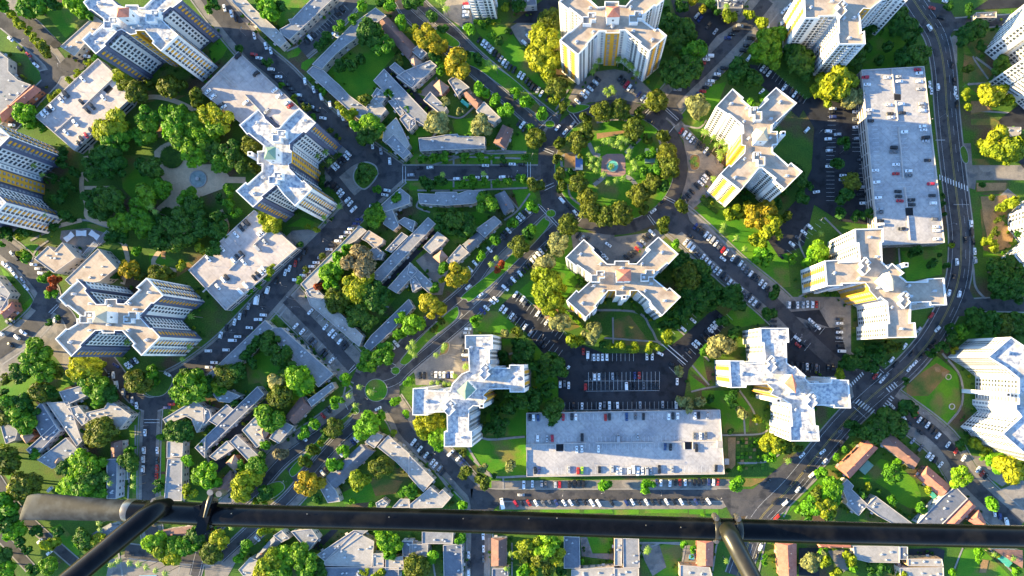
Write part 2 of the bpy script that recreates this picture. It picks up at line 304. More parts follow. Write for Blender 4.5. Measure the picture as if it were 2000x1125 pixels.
# light concrete paving: forecourts, parking strips
pv = MB()
for tl, s in [('z','1110,192 1125,165 1165,140 1200,135 1235,142 1275,180 1272,205 1240,200 1200,196 1150,200 1128,212'), ('z','1310,240 1330,235 1380,290 1420,330 1400,372 1372,392 1345,415 1330,388 1344,330 1335,275'),
    ('z','1115,455 1150,455 1200,463 1262,455 1280,447 1300,462 1250,515 1180,520 1120,490'), ('z','800,700 900,635 925,632 918,735 905,752 812,752 811,735'), ('z','1530,580 1662,580 1662,700 1636,700 1600,640'),
    ('z','1540,735 1660,745 1640,765 1540,770'), ('z','960,939 1425,936 1425,958 960,956'), ('z','975,976 1410,976 1422,988 1410,994 975,995'), ('z','410,20 440,0 470,0 520,90 560,120 540,150 500,130'),
    ('z','560,165 540,150 490,140 470,170 600,300 620,280'), ('a2','0,590 260,400 230,380 290,350 310,290 400,370 520,520 560,530 640,700 600,760 540,700 410,520 280,420 80,600 0,670'), ('z','0,700 20,690 130,610 150,640 60,700 0,745'),
    ('b1','880,200 1080,20 1230,130 1290,200 1280,260 1190,370 1120,460 1050,490 1000,430 960,350 860,290'), ('b1','590,690 640,640 760,630 900,680 700,800'), ('z','0,0 40,0 170,170 120,190 60,120'), ('c0','240,30 300,-20 480,-20 480,160 440,210 380,200 250,110'),
    ('b0','30,80 180,130 150,170 20,110'), ('c0','740,200 800,160 970,180 950,220 900,310 820,330 770,260'), ('e0','960,280 1060,200 1180,210 1070,260 1010,330 1010,460 980,460'),
    ('e1','1040,0 1110,0 1120,160 1500,160 1500,270 1150,270 1140,340 1080,320'), ('a3','800,1010 1000,930 1250,950 1400,1010 1410,1125 780,1125'), ('a3','0,790 60,790 200,990 130,1010'), ('e3','1100,240 1180,250 1400,430 1340,470 1180,360'),
    ('b3','0,960 230,1020 170,1125 0,1125'), ('c1','1180,650 1500,660 1500,720 1280,690'), ('e1','1280,420 1380,330 1440,380 1480,420 1400,410'), ('d0','1040,0 1400,0 1240,200 1100,200 1040,110'), ('e3','1300,500 1500,420 1500,700 1400,660'),
    ('d3','180,880 330,900 380,1060 280,1125 220,1010'), ('d3','500,900 600,900 610,1040 500,1040'), ('c3','1250,840 1300,840 1340,960 1490,960 1500,1010 1260,980'), ('e3','60,940 180,930 230,1060 160,1110'), ('a1','450,640 650,620 790,660 780,720 560,850 440,700'), ('d3','0,590 800,590 800,625 0,625')]:
    if len(P(s)) > 2: area(pv, tl, s, .10)
for tl, s in [('c1','45,860 150,780 240,830 290,900 240,1110 150,1110 180,1020'), ('c0','60,690 200,560 240,700 150,720'), ('b3','270,60 350,0 520,190 440,225'), ('b3','0,240 60,200 30,300'), ('a2','560,1125 640,1000 660,1125')]: area(pv, tl, s, .10)
# street polylines: (points, asphalt width, parking strip left, right) in photo pixels
ST = [([(395,-30),(440,30),(500,100),(560,152),(625,222),(700,285),(775,338)], 40, 14, 4), ([(700,-10),(645,52),(590,100)], 24, 22, 6),
      ([(775,335),(720,384),(680,420),(640,464),(603,501),(560,545),(507,605),(440,675),(375,725),(330,750)], 38, 6, 8), ([(560,584),(625,650),(692,722)], 21, 22, 22),
      ([(690,735),(740,755),(775,742),(800,717),(912,622),(970,567),(1027,499),(1090,440)], 20, 0, 17), ([(735,740),(800,664),(853,616),(917,560),(971,488),(1027,440),(1062,408)], 22, 18, 0),
      ([(715,780),(632,843),(560,894),(507,950),(450,1000),(400,1060),(380,1125)], 22, 20, 0), ([(720,790),(690,833),(661,860),(613,913),(560,975),(500,1025),(430,1090)], 21, 0, 14),
      ([(760,785),(780,815),(800,850),(853,886),(905,940),(932,985),(932,1125)], 26, 12, 14), ([(925,962),(970,967),(1430,967)], 21, 0, 0),
      ([(1770,-20),(1800,25),(1829,70),(1843,133),(1849,213),(1858,300),(1869,390),(1877,470),(1868,560),(1827,648),(1773,715),(1707,770),(1640,835),(1547,948),(1480,1020),(1440,1125)], 46, 0, 0),
      ([(1707,763),(1749,792),(1840,862),(1893,940),(1990,1030)], 27, 20, 16), ([(1310,418),(1360,460),(1432,528),(1507,590),(1600,682),(1690,755)], 26, 20, 20), ([(1860,600),(1930,595),(2010,597)], 24, 0, 0), ([(1850,48),(1930,42),(2010,38)], 20, 0, 0),
      ([(815,0),(835,21),(880,60),(933,112),(1027,192),(1085,238)], 22, 19, 0), ([(780,0),(800,30),(860,80),(920,133),(990,193),(1060,255)], 22, 0, 17), ([(1500,0),(1467,40),(1390,120),(1320,187),(1290,225)], 24, 18, 18),
      ([(775,337),(900,337),(1065,337)], 26, 0, 0), ([(-10,30),(30,60),(107,133),(67,192),(20,245),(-20,280)], 26, 0, 0), ([(80,150),(120,139),(175,112)], 20, 0, 0), ([(-10,45),(50,40),(100,85)], 22, 0, 0),
      ([(-10,470),(50,520),(95,585),(60,640),(-10,690)], 30, 12, 10), ([(90,590),(130,615),(150,660)], 22, 0, 0), ([(200,690),(230,730),(262,775),(300,790),(350,760),(370,725)], 26, 0, 0), ([(296,790),(292,860),(291,985),(300,1060)], 26, 8, 8),
      ([(-10,930),(30,990),(80,1040),(160,1110)], 18, 0, 0), ([(0,1045),(60,1110)], 18, 0, 0), ([(245,1075),(330,1085),(420,1090)], 26, 0, 0)]
for pts, w_, l, r in ST:
    if l: stroke(pv, pts, l, .10, off=(w_+l)/2-1)
    if r: stroke(pv, pts, r, .10, off=-(w_+r)/2+1)
tag(pv.build('parking_paving', M['paving']), kind='structure')
# sidewalks and walkways
wk = MB()
for pts, w_, l, r in ST:
    for sgn, q in ((1, l), (-1, r)):
        stroke(wk, pts, 2.6, .15, off=sgn*(w_/2+q+1.6))
for s in ['813,332 940,297 1028,297', '1030,310 820,304', '940,297 960,300 1028,298', '886,303 886,322', '960,303 960,322', '960,350 960,368', '886,352 886,366', '1030,367 900,372 815,372', '1035,378 1010,412 985,430', '980,370 1012,408', '840,415 815,405 818,392',
          '1197,620 1198,672', '1080,608 1235,608 1270,640 1283,665 1295,675', '1320,418 1360,455 1500,590 1525,595 1530,610', '1296,455 1330,485 1400,545', '1385,705 1345,662 1320,640', '1350,765 1385,757 1450,748', '1340,700 1385,752', '1440,757 1470,800 1478,830', '1410,850 1480,848 1500,840',
          '1455,850 1452,800', '1025,853 940,855 930,800 1010,700', '1050,760 1035,755 1030,690 960,700', '900,845 930,900 960,930 1028,930', '983,932 983,955', '960,928 925,900', '1440,905 1500,900 1540,870 1570,850', '1840,690 1875,735 1878,790 1850,830',
          '1930,155 1905,120 1900,110', '1890,165 1935,160 1940,140 1905,112', '1885,215 1990,222', '1880,290 1885,420 1900,520 1905,560 1925,585', '1755,485 1757,515 1757,535', '1610,425 1650,465', '1310,205 1330,180 1345,170', '1325,245 1310,225', '1335,245 1365,250 1380,235', '1340,405 1380,440 1440,500',
          '660,200 700,240', '1110,175 1095,200 1085,215', '905,75 935,100 1060,215', '1065,240 1100,210', '825,300 850,262 870,250', '870,225 900,230 925,210', '760,262 790,290 800,300', '560,100 620,75', '705,560 730,590 760,600', '560,640 690,760', '545,620 560,600', '675,755 665,790 640,810',
          '715,680 740,700', '1000,1060 1000,1125', '912,1050 912,1125', '955,1050 955,1125', '400,790 440,800 460,770', '265,830 265,900', '255,880 250,980', '350,850 360,980', '1400,1060 1390,1125', '1500,1030 1480,1125', '1540,990 1600,930', '1530,1010 1560,960 1620,900', '1640,940 1600,1000',
          '1735,1000 1700,970', '1860,1120 1880,1070', '1990,1130 1920,1060', '1240,1125 1250,1080 1290,1060', '1330,1110 1340,1060', '1200,1060 1330,1060', '60,470 100,450 160,430 200,440 245,455', '200,460 250,480', '95,470 70,490 60,520', '290,820 300,900', '1180,660 1290,668', '230,1070 240,1125',
          '1290,1060 1330,1063', '840,1060 850,1125', '770,800 800,870 850,920 880,960', '725,750 715,790', '620,560 650,600 700,660', '850,560 880,520 900,480', '1450,655 1490,640 1525,640', '1575,510 1560,470 1575,440', '1640,540 1600,560 1560,580']:
    stroke(wk, P(s), 4.2 if len(s) > 30 else 3.4, .151+.05)
tag(wk.build('sidewalk', M['walk']), kind='structure')
pt = MB()
for s, w_ in [('245,215 270,195 310,190 360,205 395,230 400,270 380,290 330,290', 9), ('168,305 175,350 163,340 160,370 170,400 172,425 215,440 250,455', 9), ('178,300 185,250 240,230', 9), ('165,367 215,367', 7), ('345,300 330,330 335,370 380,385 400,360 430,352 480,352', 12), ('340,370 330,400 322,430', 14),
              ('240,470 250,510 240,555', 9), ('320,480 300,515 345,530', 9), ('400,520 430,500 440,470', 8), ('410,300 450,300 460,285', 7), ('385,205 400,240', 7), ('432,410 445,440 440,470', 7), ('120,440 160,430', 8), ('430,300 400,290', 6)]:
    stroke(pt, P(s), w_, .245)
area(pt, 'a1', '1130,60 1180,15 1300,-15 1385,40 1360,110 1430,160 1500,175 1560,230 1550,300 1500,345 1400,400 1335,440 1315,520 1330,585 1230,610 1140,550 1150,470 1230,400 1250,340 1190,260 1140,180', .245); area(pt, 'a1', '1420,160 1600,150 1680,240 1640,330 1480,390 1400,300', .245); disc(pt, 'z', 336, 307, 30, 30, .245); disc(pt, 'z', 327, 420, 24, 22, .245)
for s in ['920,420 1000,400 1170,380', ]: pass
# the round park's paths
stroke(pt, [(1165,205),(1120,235),(1103,300),(1108,370),(1150,420),(1200,436)], 3.5, .245); stroke(pt, [(1200,436),(1260,415),(1290,370),(1298,310),(1285,250),(1240,225)], 3.5, .245)
tag(pt.build('park_path', M['path']), kind='structure')

rd = MB()
for pts, w_, l, r in ST: stroke(rd, pts, w_, .255)
disc(rd, 'z', 1200, 327, 143, 132, .255, r0=.80); disc(rd, 'z', 735, 762, 46, 45, .255)
stroke(rd, [(645,345),(690,310),(735,305),(768,340)], 24, .255); stroke(rd, [(650,350),(690,395),(720,392),(745,365)], 24, .255)
for s in ['1052,290 1075,240 1100,215 1085,260 1078,330 1085,390 1105,430 1090,445 1060,410 1050,350', '1270,200 1310,185 1335,230 1320,245', '1300,400 1335,395 1350,440 1320,460 1280,440', '1660,735 1700,700 1765,750 1720,810 1670,790', '1820,590 1880,540 1905,590 1900,615 1850,620', '1790,0 1850,10 1870,45 1850,80 1810,60',
          '925,950 960,955 985,958 985,978 945,1010 920,985', '1400,955 1470,955 1560,880 1610,905 1530,1000 1430,1010 1410,975', '620,905 640,925 600,935', '560,915 600,900 620,930 580,950', '885,590 905,575 930,600 905,615',
          '150,95 170,105 165,135 130,150 100,140', '100,575 80,560 60,600 100,625']:
    area(rd, 'z', s, .255)
tag(rd.build('road', M['asphalt']), kind='structure')
dk = MB()
for s in ['975,600 1008,570 1115,665 1180,690 1290,690 1330,660 1395,602 1424,625 1345,722 1332,802 1092,802 1090,740 1062,692 1020,640', '1560,200 1585,190 1690,210 1702,440 1640,432 1590,400 1570,480 1520,500 1493,460 1560,385 1585,330 1590,250', '1453,125 1500,130 1578,200 1560,230 1450,135',
          '1535,640 1640,640 1655,700 1640,735 1530,735', '1530,610 1600,605 1620,640 1560,620', '1310,0 1400,10 1440,45 1400,70 1360,120 1330,60', '1000,45 1060,0 1090,0 1090,60 1060,45', '750,137 760,128 862,228 852,240', '742,553 853,443 862,452 752,563', '400,885 520,780 535,792 412,900', '70,785 84,783 175,888 160,898',
          '400,920 440,880 445,905 405,945', '605,1070 650,1032 662,1034 622,1075', '40,27 60,30 125,90 105,95', '1960,270 2000,265 2000,330 1975,300', '1930,0 2010,0 2010,14 1900,20', '1950,235 2010,190 2010,250 1960,260', '1830,1070 1845,1075 1840,1110 1775,1108 1775,1072', '1560,1070 1600,1070 1600,1125 1560,1125']:
    area(dk, 'z', s, .2485)
tag(dk.build('car_park', M['asphaltdark']), kind='structure')
pz = MB(); area(pz, 't', '560,625 620,600 790,600 820,640 820,820 780,840 600,840 555,800', .325); area(pz, 't', '1000,660 1100,660 1160,700 1150,730 1060,740 1010,730', .325)
tag(pz.build('plaza', M['plaza']), kind='structure')
di = MB(); area(di, 't', '525,405 800,375 820,395 690,430 530,460', .325); area(di, 'd3', '830,110 888,110 885,310 835,370', .325); area(di, 'a0', '1160,900 1280,900 1200,1000 1120,1020', .325); area(di, 'q', '400,480 470,470 480,540 420,540', .325)
area(di, 'q', '500,540 560,530 560,600 490,590', .325); area(di, 'a1', '1180,790 1215,790 1215,850 1185,840', .325); area(di, 'c2', '900,130 1130,170 1120,300 1020,260', .325); area(di, 'e1', '1180,390 1370,380 1380,410 1270,500 1430,650 1400,760 1300,790 1230,700 1200,560', .325); area(di, 'e1', '1150,290 1370,290 1360,345 1155,350', .325); area(di, 'e0', '1110,740 1200,745 1260,810 1110,830', .325); area(di, 'd1', '1030,90 1040,80 1050,90', .325); area(di, 'e3', '1180,1000 1240,1010 1220,1100 1170,1100', .325)
tag(di.build('bare_earth', M['dirt']), kind='structure')

# traffic islands: kerb ring and grass top
def island(tile, s, h=.36, kerb=.35, m='lawn', curve=True):
    p = ccw(poly(tile, P(s), 0))
    if curve:
        q = smooth([p[-1]]+p+[p[0], p[1]]); q = q[5:-6]; p = ccw(q)
    b = MB(); b.prism(p, 0, h+.06, 0); o = tag(b.build('traffic_island', M['kerb']), kind='structure')
    t_ = MB(); q = inset(p, kerb); t_.prism(q, h+.05, h+.10, 0); tag(t_.build('island_grass', M[m]), kind='structure')
def ring(cx, cy, rx, ry, n=20): return ' '.join('%.1f,%.1f' % (cx+rx*math.cos(i*2*math.pi/n), cy+ry*math.sin(i*2*math.pi/n)) for i in range(n))
island('z', ring(735,762,22.5,22.5), curve=False)
island('z', ring(1074,243,10,8,12), curve=False); island('z', ring(1076,417,10,8,12), curve=False); island('z', ring(773,724,9,8,12), curve=False); island('z', ring(694,802,9,8,12), curve=False)
island('z', '692,333 712,316 735,324 737,346 713,371 692,356', m='ground', kerb=.9)
island('z', '848,60 862,58 895,80 897,90 880,92 850,72'); island('z', '908,108 925,101 960,125 1010,160 1060,212 1060,222 1045,222 1000,185 940,140 912,125')
island('z', '1056,430 1066,428 1070,445 1000,520 925,585 910,585 905,575 990,505'); island('z', '885,602 896,604 890,625 840,665 800,708 785,712 785,700 830,650')
island('z', '650,826 668,818 690,800 685,815 640,860 600,905 575,930 566,925 570,912 610,870'); island('z', '520,948 548,940 556,955 530,975 505,975'); island('z', '280,745 300,725 330,728 338,745 325,768 305,775 285,768', m='ground')
island('z', '1107,214 1118,204 1150,206 1145,214 1120,222', m='lawn'); island('c2','215,500 250,410 290,410 290,460 270,490 225,505', m='dirt')
island('t', '590,10 700,5 720,30 660,45 600,35', m='dirt'); island('d1', '555,90 620,90 625,170 590,200 555,180', m='dirt')
island('z', '1874,293 1882,285 1890,300 1890,318 1880,316', m='ground')
# the big round park lawn
island('z', ring(1200,327,117,107,48), curve=False, m='lawn')
ZT = .48
pp = MB()
for s, w_ in [('1150,280 1160,300 1172,305', 8), ('1250,270 1235,285 1222,300', 8), ('1160,362 1175,350 1180,345', 8), ('1243,362 1232,350 1222,345', 8), ('1130,300 1100,305 1100,330 1125,332', 5), ('1262,315 1285,322', 7)]:
    stroke(pp, P(s), w_, ZT)
stroke(pp, [(1165,240),(1200,234),(1228,236)], 4, ZT); stroke(pp, [(1110,360),(1115,385),(1145,408)], 4, ZT); stroke(pp, [(1282,262),(1295,300),(1290,350)], 4, ZT)
tag(pp.build('park_walk', M['walk']), kind='structure')
pp = MB(); area(pp, 't', '575,635 625,605 780,605 805,640 810,800 775,825 610,825 570,785', ZT+.03); tag(pp.build('park_plaza', M['plaza']), kind='structure')

pd = MB(); area(pd, 't', '525,405 800,375 820,395 690,430 530,460', ZT); area(pd, 't', '215,600 330,600 330,740 210,740', ZT); tag(pd.build('park_sand', M['dirt']), kind='structure')

# painted markings
mk = MB(); yl = MB()
def line(tile, x1, y1, x2, y2, wm=.15, mb=None, z=.34):
    a, b = TW(tile, x1, y1).to_2d(), TW(tile, x2, y2).to_2d(); d = (b-a).normalized(); n = Vector((-d.y, d.x))*wm/2
    (mb or mk).add([(*(a-n), z), (*(b-n), z), (*(b+n), z), (*(a+n), z)], [(0,1,2,3)])
def stalls(tile, x1, y1, x2, y2, n, dx, dy, wm=.16, z=.34):
    for i in range(n+1):
        x, y = x1+(x2-x1)*i/n, y1+(y2-y1)*i/n; line(tile, x, y, x+dx, y+dy, wm, z=z)
def crosswalk(tile, x1, y1, x2, y2, n, dx, dy, wm=.75):
    stalls(tile, x1, y1, x2, y2, n, dx, dy, wm)
def sideline(pts, off, wm=.14, mb=None, dash=0, z=.335):
    p = smooth([TW('z', x, y).to_2d() for x, y in pts]); o = off*S
    for i in range(len(p)-1):
        if dash and i % 2: continue
        d = (p[i+1]-p[i])
        if d.length < .01: continue
        d.normalize(); n = Vector((d.y, -d.x)); a = p[i]+n*(o-wm/2); b = p[i+1]+n*(o-wm/2)
        (mb or mk).add([(*a, z), (*(a+n*wm), z), (*(b+n*wm), z), (*b, z)], [(0,1,2,3)])
stalls('c2', 790,30, 1130,330, 13, -38,55); stalls('c2', 650,185, 1080,520, 14, 40,-55); line('c2', 790,30,1150,345)
stalls('c2', 1300,545, 1640,545, 11, 0,-55); stalls('c2', 1310,628, 1830,622, 17, 0,130); line('c2', 1290,765, 1830,760); line('c2', 1280,690, 1830,690)
stalls('s', 430,95, 1500,85, 27, 0,-68, .14); line('s', 430,95, 1500,85)
stalls('d2', 400,590, 820,200, 14, 45,45); stalls('d2', 380,395, 600,230, 7, -40,-40); line('d2', 345,420, 520,570, .5); line('d2', 360,400, 535,550, .5)
stalls('e0', 60,790, 60,1110, 10, 60,0, .12); stalls('e0', 240,800, 240,1110, 10, 60,0, .12); stalls('e1', 50,30, 50,420, 13, 60,0, .12); stalls('e1', 290,30, 290,440, 13, 60,0, .12)
stalls('d0', 1050,500, 1380,760, 13, 30,-45, .12); stalls('d1', 1260,780, 1500,560, 8, 40,30, .12); stalls('b2', 790,200, 1060,440, 9, 45,-45, .12); stalls('b2', 690,340, 930,560, 9, 40,-45, .12)
stalls('b0', 760,260, 1020,40, 13, 35,35, .12); stalls('d2', 1290,395, 1390,470, 3, 45,-55); stalls('d2', 1400,290, 1500,350, 3, 40,-50); stalls('e2', 115,215, 115,400, 6, 70,0, .12)
stalls('d2', 1270,565, 1500,575, 7, 0,55, .12); stalls('d2', 1260,105, 1500,105, 8, 0,55, .12)
crosswalk('e2', 225,710, 310,625, 6, 12,22); crosswalk('e2', 265,855, 375,930, 6, 28,-30); crosswalk('e2', 440,900, 520,800, 6, 25,20); crosswalk('e2', 365,620, 450,680, 4, 25,-30); crosswalk('e2', 490,740, 545,700, 3, 25,30)
crosswalk('e1', 880,230, 1080,310, 10, 3,40, .6); stalls('e1', 985,452, 1090,452, 14, 0,-6, .2); line('e0', 850,1027, 920,1027, .3)
for tl, a in [('c1','865,140 865,250'), ('c1','885,140 885,250'), ('c1','975,50 1050,80'), ('c1','985,35 1058,65'), ('c1','975,325 1055,290'), ('c1','990,345 1062,310'), ('c1','945,460 1080,610'), ('c1','960,455 1095,600'), ('c1','1215,575 1255,530'), ('c1','1225,590 1268,540'),
              ('d1','365,385 445,425'), ('d1','355,398 438,440'), ('d1','240,530 290,600'), ('d1','252,522 305,592'), ('d0','225,830 255,800'), ('d0','235,845 268,810'), ('d0','365,800 460,885'), ('d0','378,790 470,875'), ('c0','1170,835 1240,920'), ('c0','1190,825 1255,910'),
              ('b1','1450,170 1450,290'), ('b1','1472,170 1472,290'), ('b2','1055,620 1100,570'), ('b2','1065,630 1110,590'), ('b2','1340,540 1400,575'), ('b2','1030,860 1050,900'), ('c0','950,940 1040,850'), ('a2','360,190 420,130'), ('a2','375,200 435,140'), ('a2','1055,972 1170,972'), ('a2','1060,995 1170,995'),
              ('d0','400,975 440,925'), ('e2','415,580 470,630'), ('e2','250,880 340,960')]:
    q = P(a); line(tl, *q[0], *q[1], .28)
big = ST[10][0]
sideline(big, 17); sideline(big, -17); sideline(big, 1.2, mb=yl); sideline(big, -1.2, mb=yl); sideline(big, -9, .1, dash=1)
for i in (4, 5, 6, 7): sideline(ST[i][0][1:], ST[i][1]/2-2.5); sideline(ST[i][0][1:], -ST[i][1]/2+2.5)
sideline(ST[15][0], 9); sideline(ST[15][0], -9); sideline(ST[16][0], 9); sideline(ST[16][0], -9)
tag(mk.build('road_marking', M['paint']), kind='structure'); tag(yl.build('centre_line', M['ypaint']), kind='structure')
# ================================================================ BUILDINGS
BOXM = {}
def boxmesh(name, d, m, key):
    k = (name, key)
    if k not in BOXM:
        b = MB(); b.box((0,0,0), d); BOXM[k] = b.mesh(name, m)
    return BOXM[k]
def shell(parent, p, z0, z1, wallmats, mi_of_edge, roofm, par=1.1, th=.45, roofname='roof'):
    """outer walls, parapet and inner faces as the 'wall' part; roof sheet inside the parapet"""
    b = MB(); n = len(p); q = inset(p, th); zr = z1-par
    for i in range(n):
        a, c = p[i], p[(i+1) % n]
        b.add([(a[0],a[1],z0), (c[0],c[1],z0), (c[0],c[1],z1), (a[0],a[1],z1)], [(0,1,2,3)], mi_of_edge(i))
    mt = len(wallmats)-1
    for i in range(n):
        j = (i+1) % n
        b.add([(p[i][0],p[i][1],z1), (p[j][0],p[j][1],z1), (q[j][0],q[j][1],z1), (q[i][0],q[i][1],z1)], [(0,1,2,3)], mt)
        b.add([(q[i][0],q[i][1],z1), (q[j][0],q[j][1],z1), (q[j][0],q[j][1],zr-.2), (q[i][0],q[i][1],zr-.2)], [(0,1,2,3)], mt)
    b.build('wall', wallmats, parent)
    r = MB(); r.add([(v[0], v[1], zr) for v in q], [tuple(range(n))]); ro = r.build(roofname, roofm, parent)
    return ro, q, zr
LM = {}      # landmarks for the descriptions: name -> photo pixel
TOWERS = []
def tower(tile, name, label, outline, roof, walls, cap=None, capm=None, stack=None, gold=(), ac=(), lifts=(), zt=40.0, panels=2, shift=(0,0)):
    pts = [(x+shift[0], y+shift[1]) for x, y in P(outline)]
    p = ccw(poly(tile, pts, zt)); n = len(p); c = centroid(p); base = Vector((c.x, c.y, 0))
    root = tag(empty(name, base), label, 'tower block', 'cross shaped apartment towers')
    pl = [v-c for v in p]; TOWERS.append(p)
    L = [(pl[(i+1) % n]-pl[i]).length for i in range(n)]
    goldpt = [poly(tile, [(x+shift[0], y+shift[1])], zt)[0]-c for x, y in gold]
    kinds = []
    for i in range(n):
        mid = (pl[i]+pl[(i+1) % n])/2; far = mid.length
        k = 'end' if (L[i] > 12 and far > 24) else 'side'
        if goldpt and min((mid-gp).length for gp in goldpt) < 3.6: k = 'gold'
        kinds.append(k)
    wm = [M['white'], M['navy'], M['gold'], M['grey'], M['white']]
    def mi(i):
        if kinds[i] == 'gold': return 2
        if walls == 'navy': return 0 if kinds[i] == 'end' else 1
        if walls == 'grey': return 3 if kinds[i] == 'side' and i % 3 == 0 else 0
        return 0
    ro, q, zr = shell(root, pl, 0, zt, wm, mi, M[roof], par=1.5, th=.5)
    items = []      # (name, width, depth, height, matname, x, y, z, angle, weight)
    for i in range(n):
        if L[i] < 2.4: continue
        a, b_ = pl[i], pl[(i+1) % n]; d = (b_-a).normalized(); nv = Vector((d.y, -d.x)); ang = math.atan2(d.y, d.x)
        mid = (a+b_)/2+c; face = -nv.dot(mid)          # > 0: seen from the camera above the origin
        wgt = face/50.0
        if face < -14: continue
        cols = []
        if walls == 'navy' and kinds[i] == 'side' and L[i] > 3.5:     # white cladding field on the slate wings
            tip = max(a.length, b_.length) > .9*max(v.length for v in pl) or any(kinds[(i+s_) % n] == 'end' for s_ in (-1, 1)); u0 = min(8.6, L[i]) if tip else .4
            if L[i]-u0 > 2:
                ua, ub = (u0, L[i]-.4) if a.length > b_.length else (.4, L[i]-u0); m3 = a+d*((ua+ub)/2)+nv*.1
                bb = MB(); bb.box((m3.x, m3.y, 19.2), (ub-ua, .36, 34.6), ang); bb.build('cladding', M['white'], root)
        if L[i] > 21 and kinds[i] == 'end':
            k = int(L[i]/3.1)
            for j in range(k): cols.append(((j+.5)*L[i]/k, 'window', 1.7 if j % 3 else 1.2, 1.5, 'glass' if j % 4 else 'blind'))
        elif kinds[i] == 'end':
            for f in (.30, .72):
                cols += [(f*L[i]-1.9, 'window', 1.2, 1.5, 'glass'), (f*L[i], 'balcony_panel', 2.0, 1.25, 'panel') if panels else (f*L[i], 'window', 1.2, 1.2, 'glass'), (f*L[i]+1.8, 'window', 1.1, 1.5, 'blind')]
        elif kinds[i] == 'gold':
            k = max(1, int(L[i]/3.2))
            for j in range(k): cols.append(((j+.5)*L[i]/k, 'window', 1.5, 1.2, 'blind'))
        else:
            if L[i] > 7.5:
                outer = 1 if (a.length > b_.length) else 0     # the outer end of the wing
                u = (lambda t: t) if outer else (lambda t: L[i]-t)
                if walls == 'navy' and (kinds[(i+1) % n] == 'end' or kinds[i-1] == 'end'):
                    cols.append((u(3.3), 'balcony_panel', 2.2, 1.3, 'panel')); cols.append((u(5.2), 'window', 1.2, 1.8, 'blind'))
                else:
                    cols.append((u(2.2), 'window', 1.5, 1.45, 'glass')); cols.append((u(4.9), 'window', 1.5, 1.45, 'glass'))
                t = 7.6
                while t < L[i]-1.6:
                    if int(t/2.9) % 4 == 3: cols.append((u(t), 'window', 1.0, 1.2, 'glass')); t += 2.5
                    else: cols.append((u(t), 'balcony', 2.4, 1.0, 'white')); cols.append((u(t), 'window', 2.3, 1.6, 'glass')); t += 2.9
            elif walls == 'navy' and L[i] > 5.5 and (kinds[(i+1) % n] == 'end' or kinds[i-1] == 'end'):
                cols += [(L[i]*.45, 'balcony_panel', 2.2, 1.3, 'panel'), (L[i]*.45+2, 'window', 1.2, 1.6, 'blind')]
            else:
                k = max(1, int(L[i]/3.0))
                for j in range(k): cols.append(((j+.5)*L[i]/k, 'window', 1.2, 1.4, 'glass' if j % 2 else 'blind'))
        if walls == 'white': cols = [(u_, nm, w_*1.12, 2.1 if nm == 'balcony_panel' else h_ if nm == 'balcony' else 1.95, mn) for u_, nm, w_, h_, mn in cols]
        for s in range(13):
            z = 2.0+s*2.95
            for (u_, nm, w_, h_, mn) in cols:
                if u_ < w_/2+.2 or u_ > L[i]-w_/2-.2: continue
                if s == 0 and nm != 'window': continue
                dep, zz = (.62, z) if nm == 'window' and walls == 'navy' else (.16, z) if nm == 'window' else ((.9, z-.95) if nm == 'balcony' else (.34, z-.1))
                x, y = a+d*u_+nv*(dep/2-.05)
                items.append((nm, w_, dep, h_, mn, x, y, zz, ang, wgt*w_*h_*(1+s*.01)*(1.0 if face > 0 else .01)))
    for nm in ('window', 'balcony', 'balcony_panel'):
        it = sorted([t for t in items if t[0] == nm], key=lambda t: -t[9])
        for t in it[:100]:
            me = boxmesh(nm, (t[1], t[2], t[3]), M[t[4]], (t[1], t[2], t[3], t[4]))
            link(nm, me, root, (t[5], t[6], t[7]), (0, 0, t[8]))
        if it[100:]:
            b = MB(); mats = sorted({t[4] for t in it[100:]})
            for t in it[100:]: b.box((t[5], t[6], t[7]), (t[1], t[2], t[3]), t[8], mats.index(t[4]))
            tag(b.build(nm, [M[m] for m in mats], root), kind='stuff')
    def loc(x, y, z): return TW(tile, x+shift[0], y+shift[1], z).to_2d()-c
    if cap:
        e = ccw([loc(x, y, zt+7.5) for x, y in P(cap)]); cc = centroid(e)
        e = [cc+(v-cc)*1.0 for v in e]; b = MB(); b.prism([cc+(v-cc)*.93 for v in e], zr, zt+7.4); ph = b.build('penthouse', M['white'], root)
        r = MB(); k = len(e); ap = (cc.x, cc.y, zt+10.8)
        for i in range(k): r.add([(*e[i], zt+7.4), (*e[(i+1) % k], zt+7.4), ap], [(0,1,2)])
        r.add([(*v, zt+7.39) for v in e], [tuple(range(k))[::-1]]); r.build('hip_roof', M[capm], ph)
        for i in range(k):
            a, b_ = cc+(e[i]-cc)*.93, cc+(e[(i+1) % k]-cc)*.93; d = (b_-a).normalized(); m_ = (a+b_)/2+Vector((d.y, -d.x))*.04
            link('window', boxmesh('window', (1.0, .12, 1.6), M['glass'], 'ph'), ph, (m_.x, m_.y, zr+5.2), (0,0,math.atan2(d.y, d.x)))
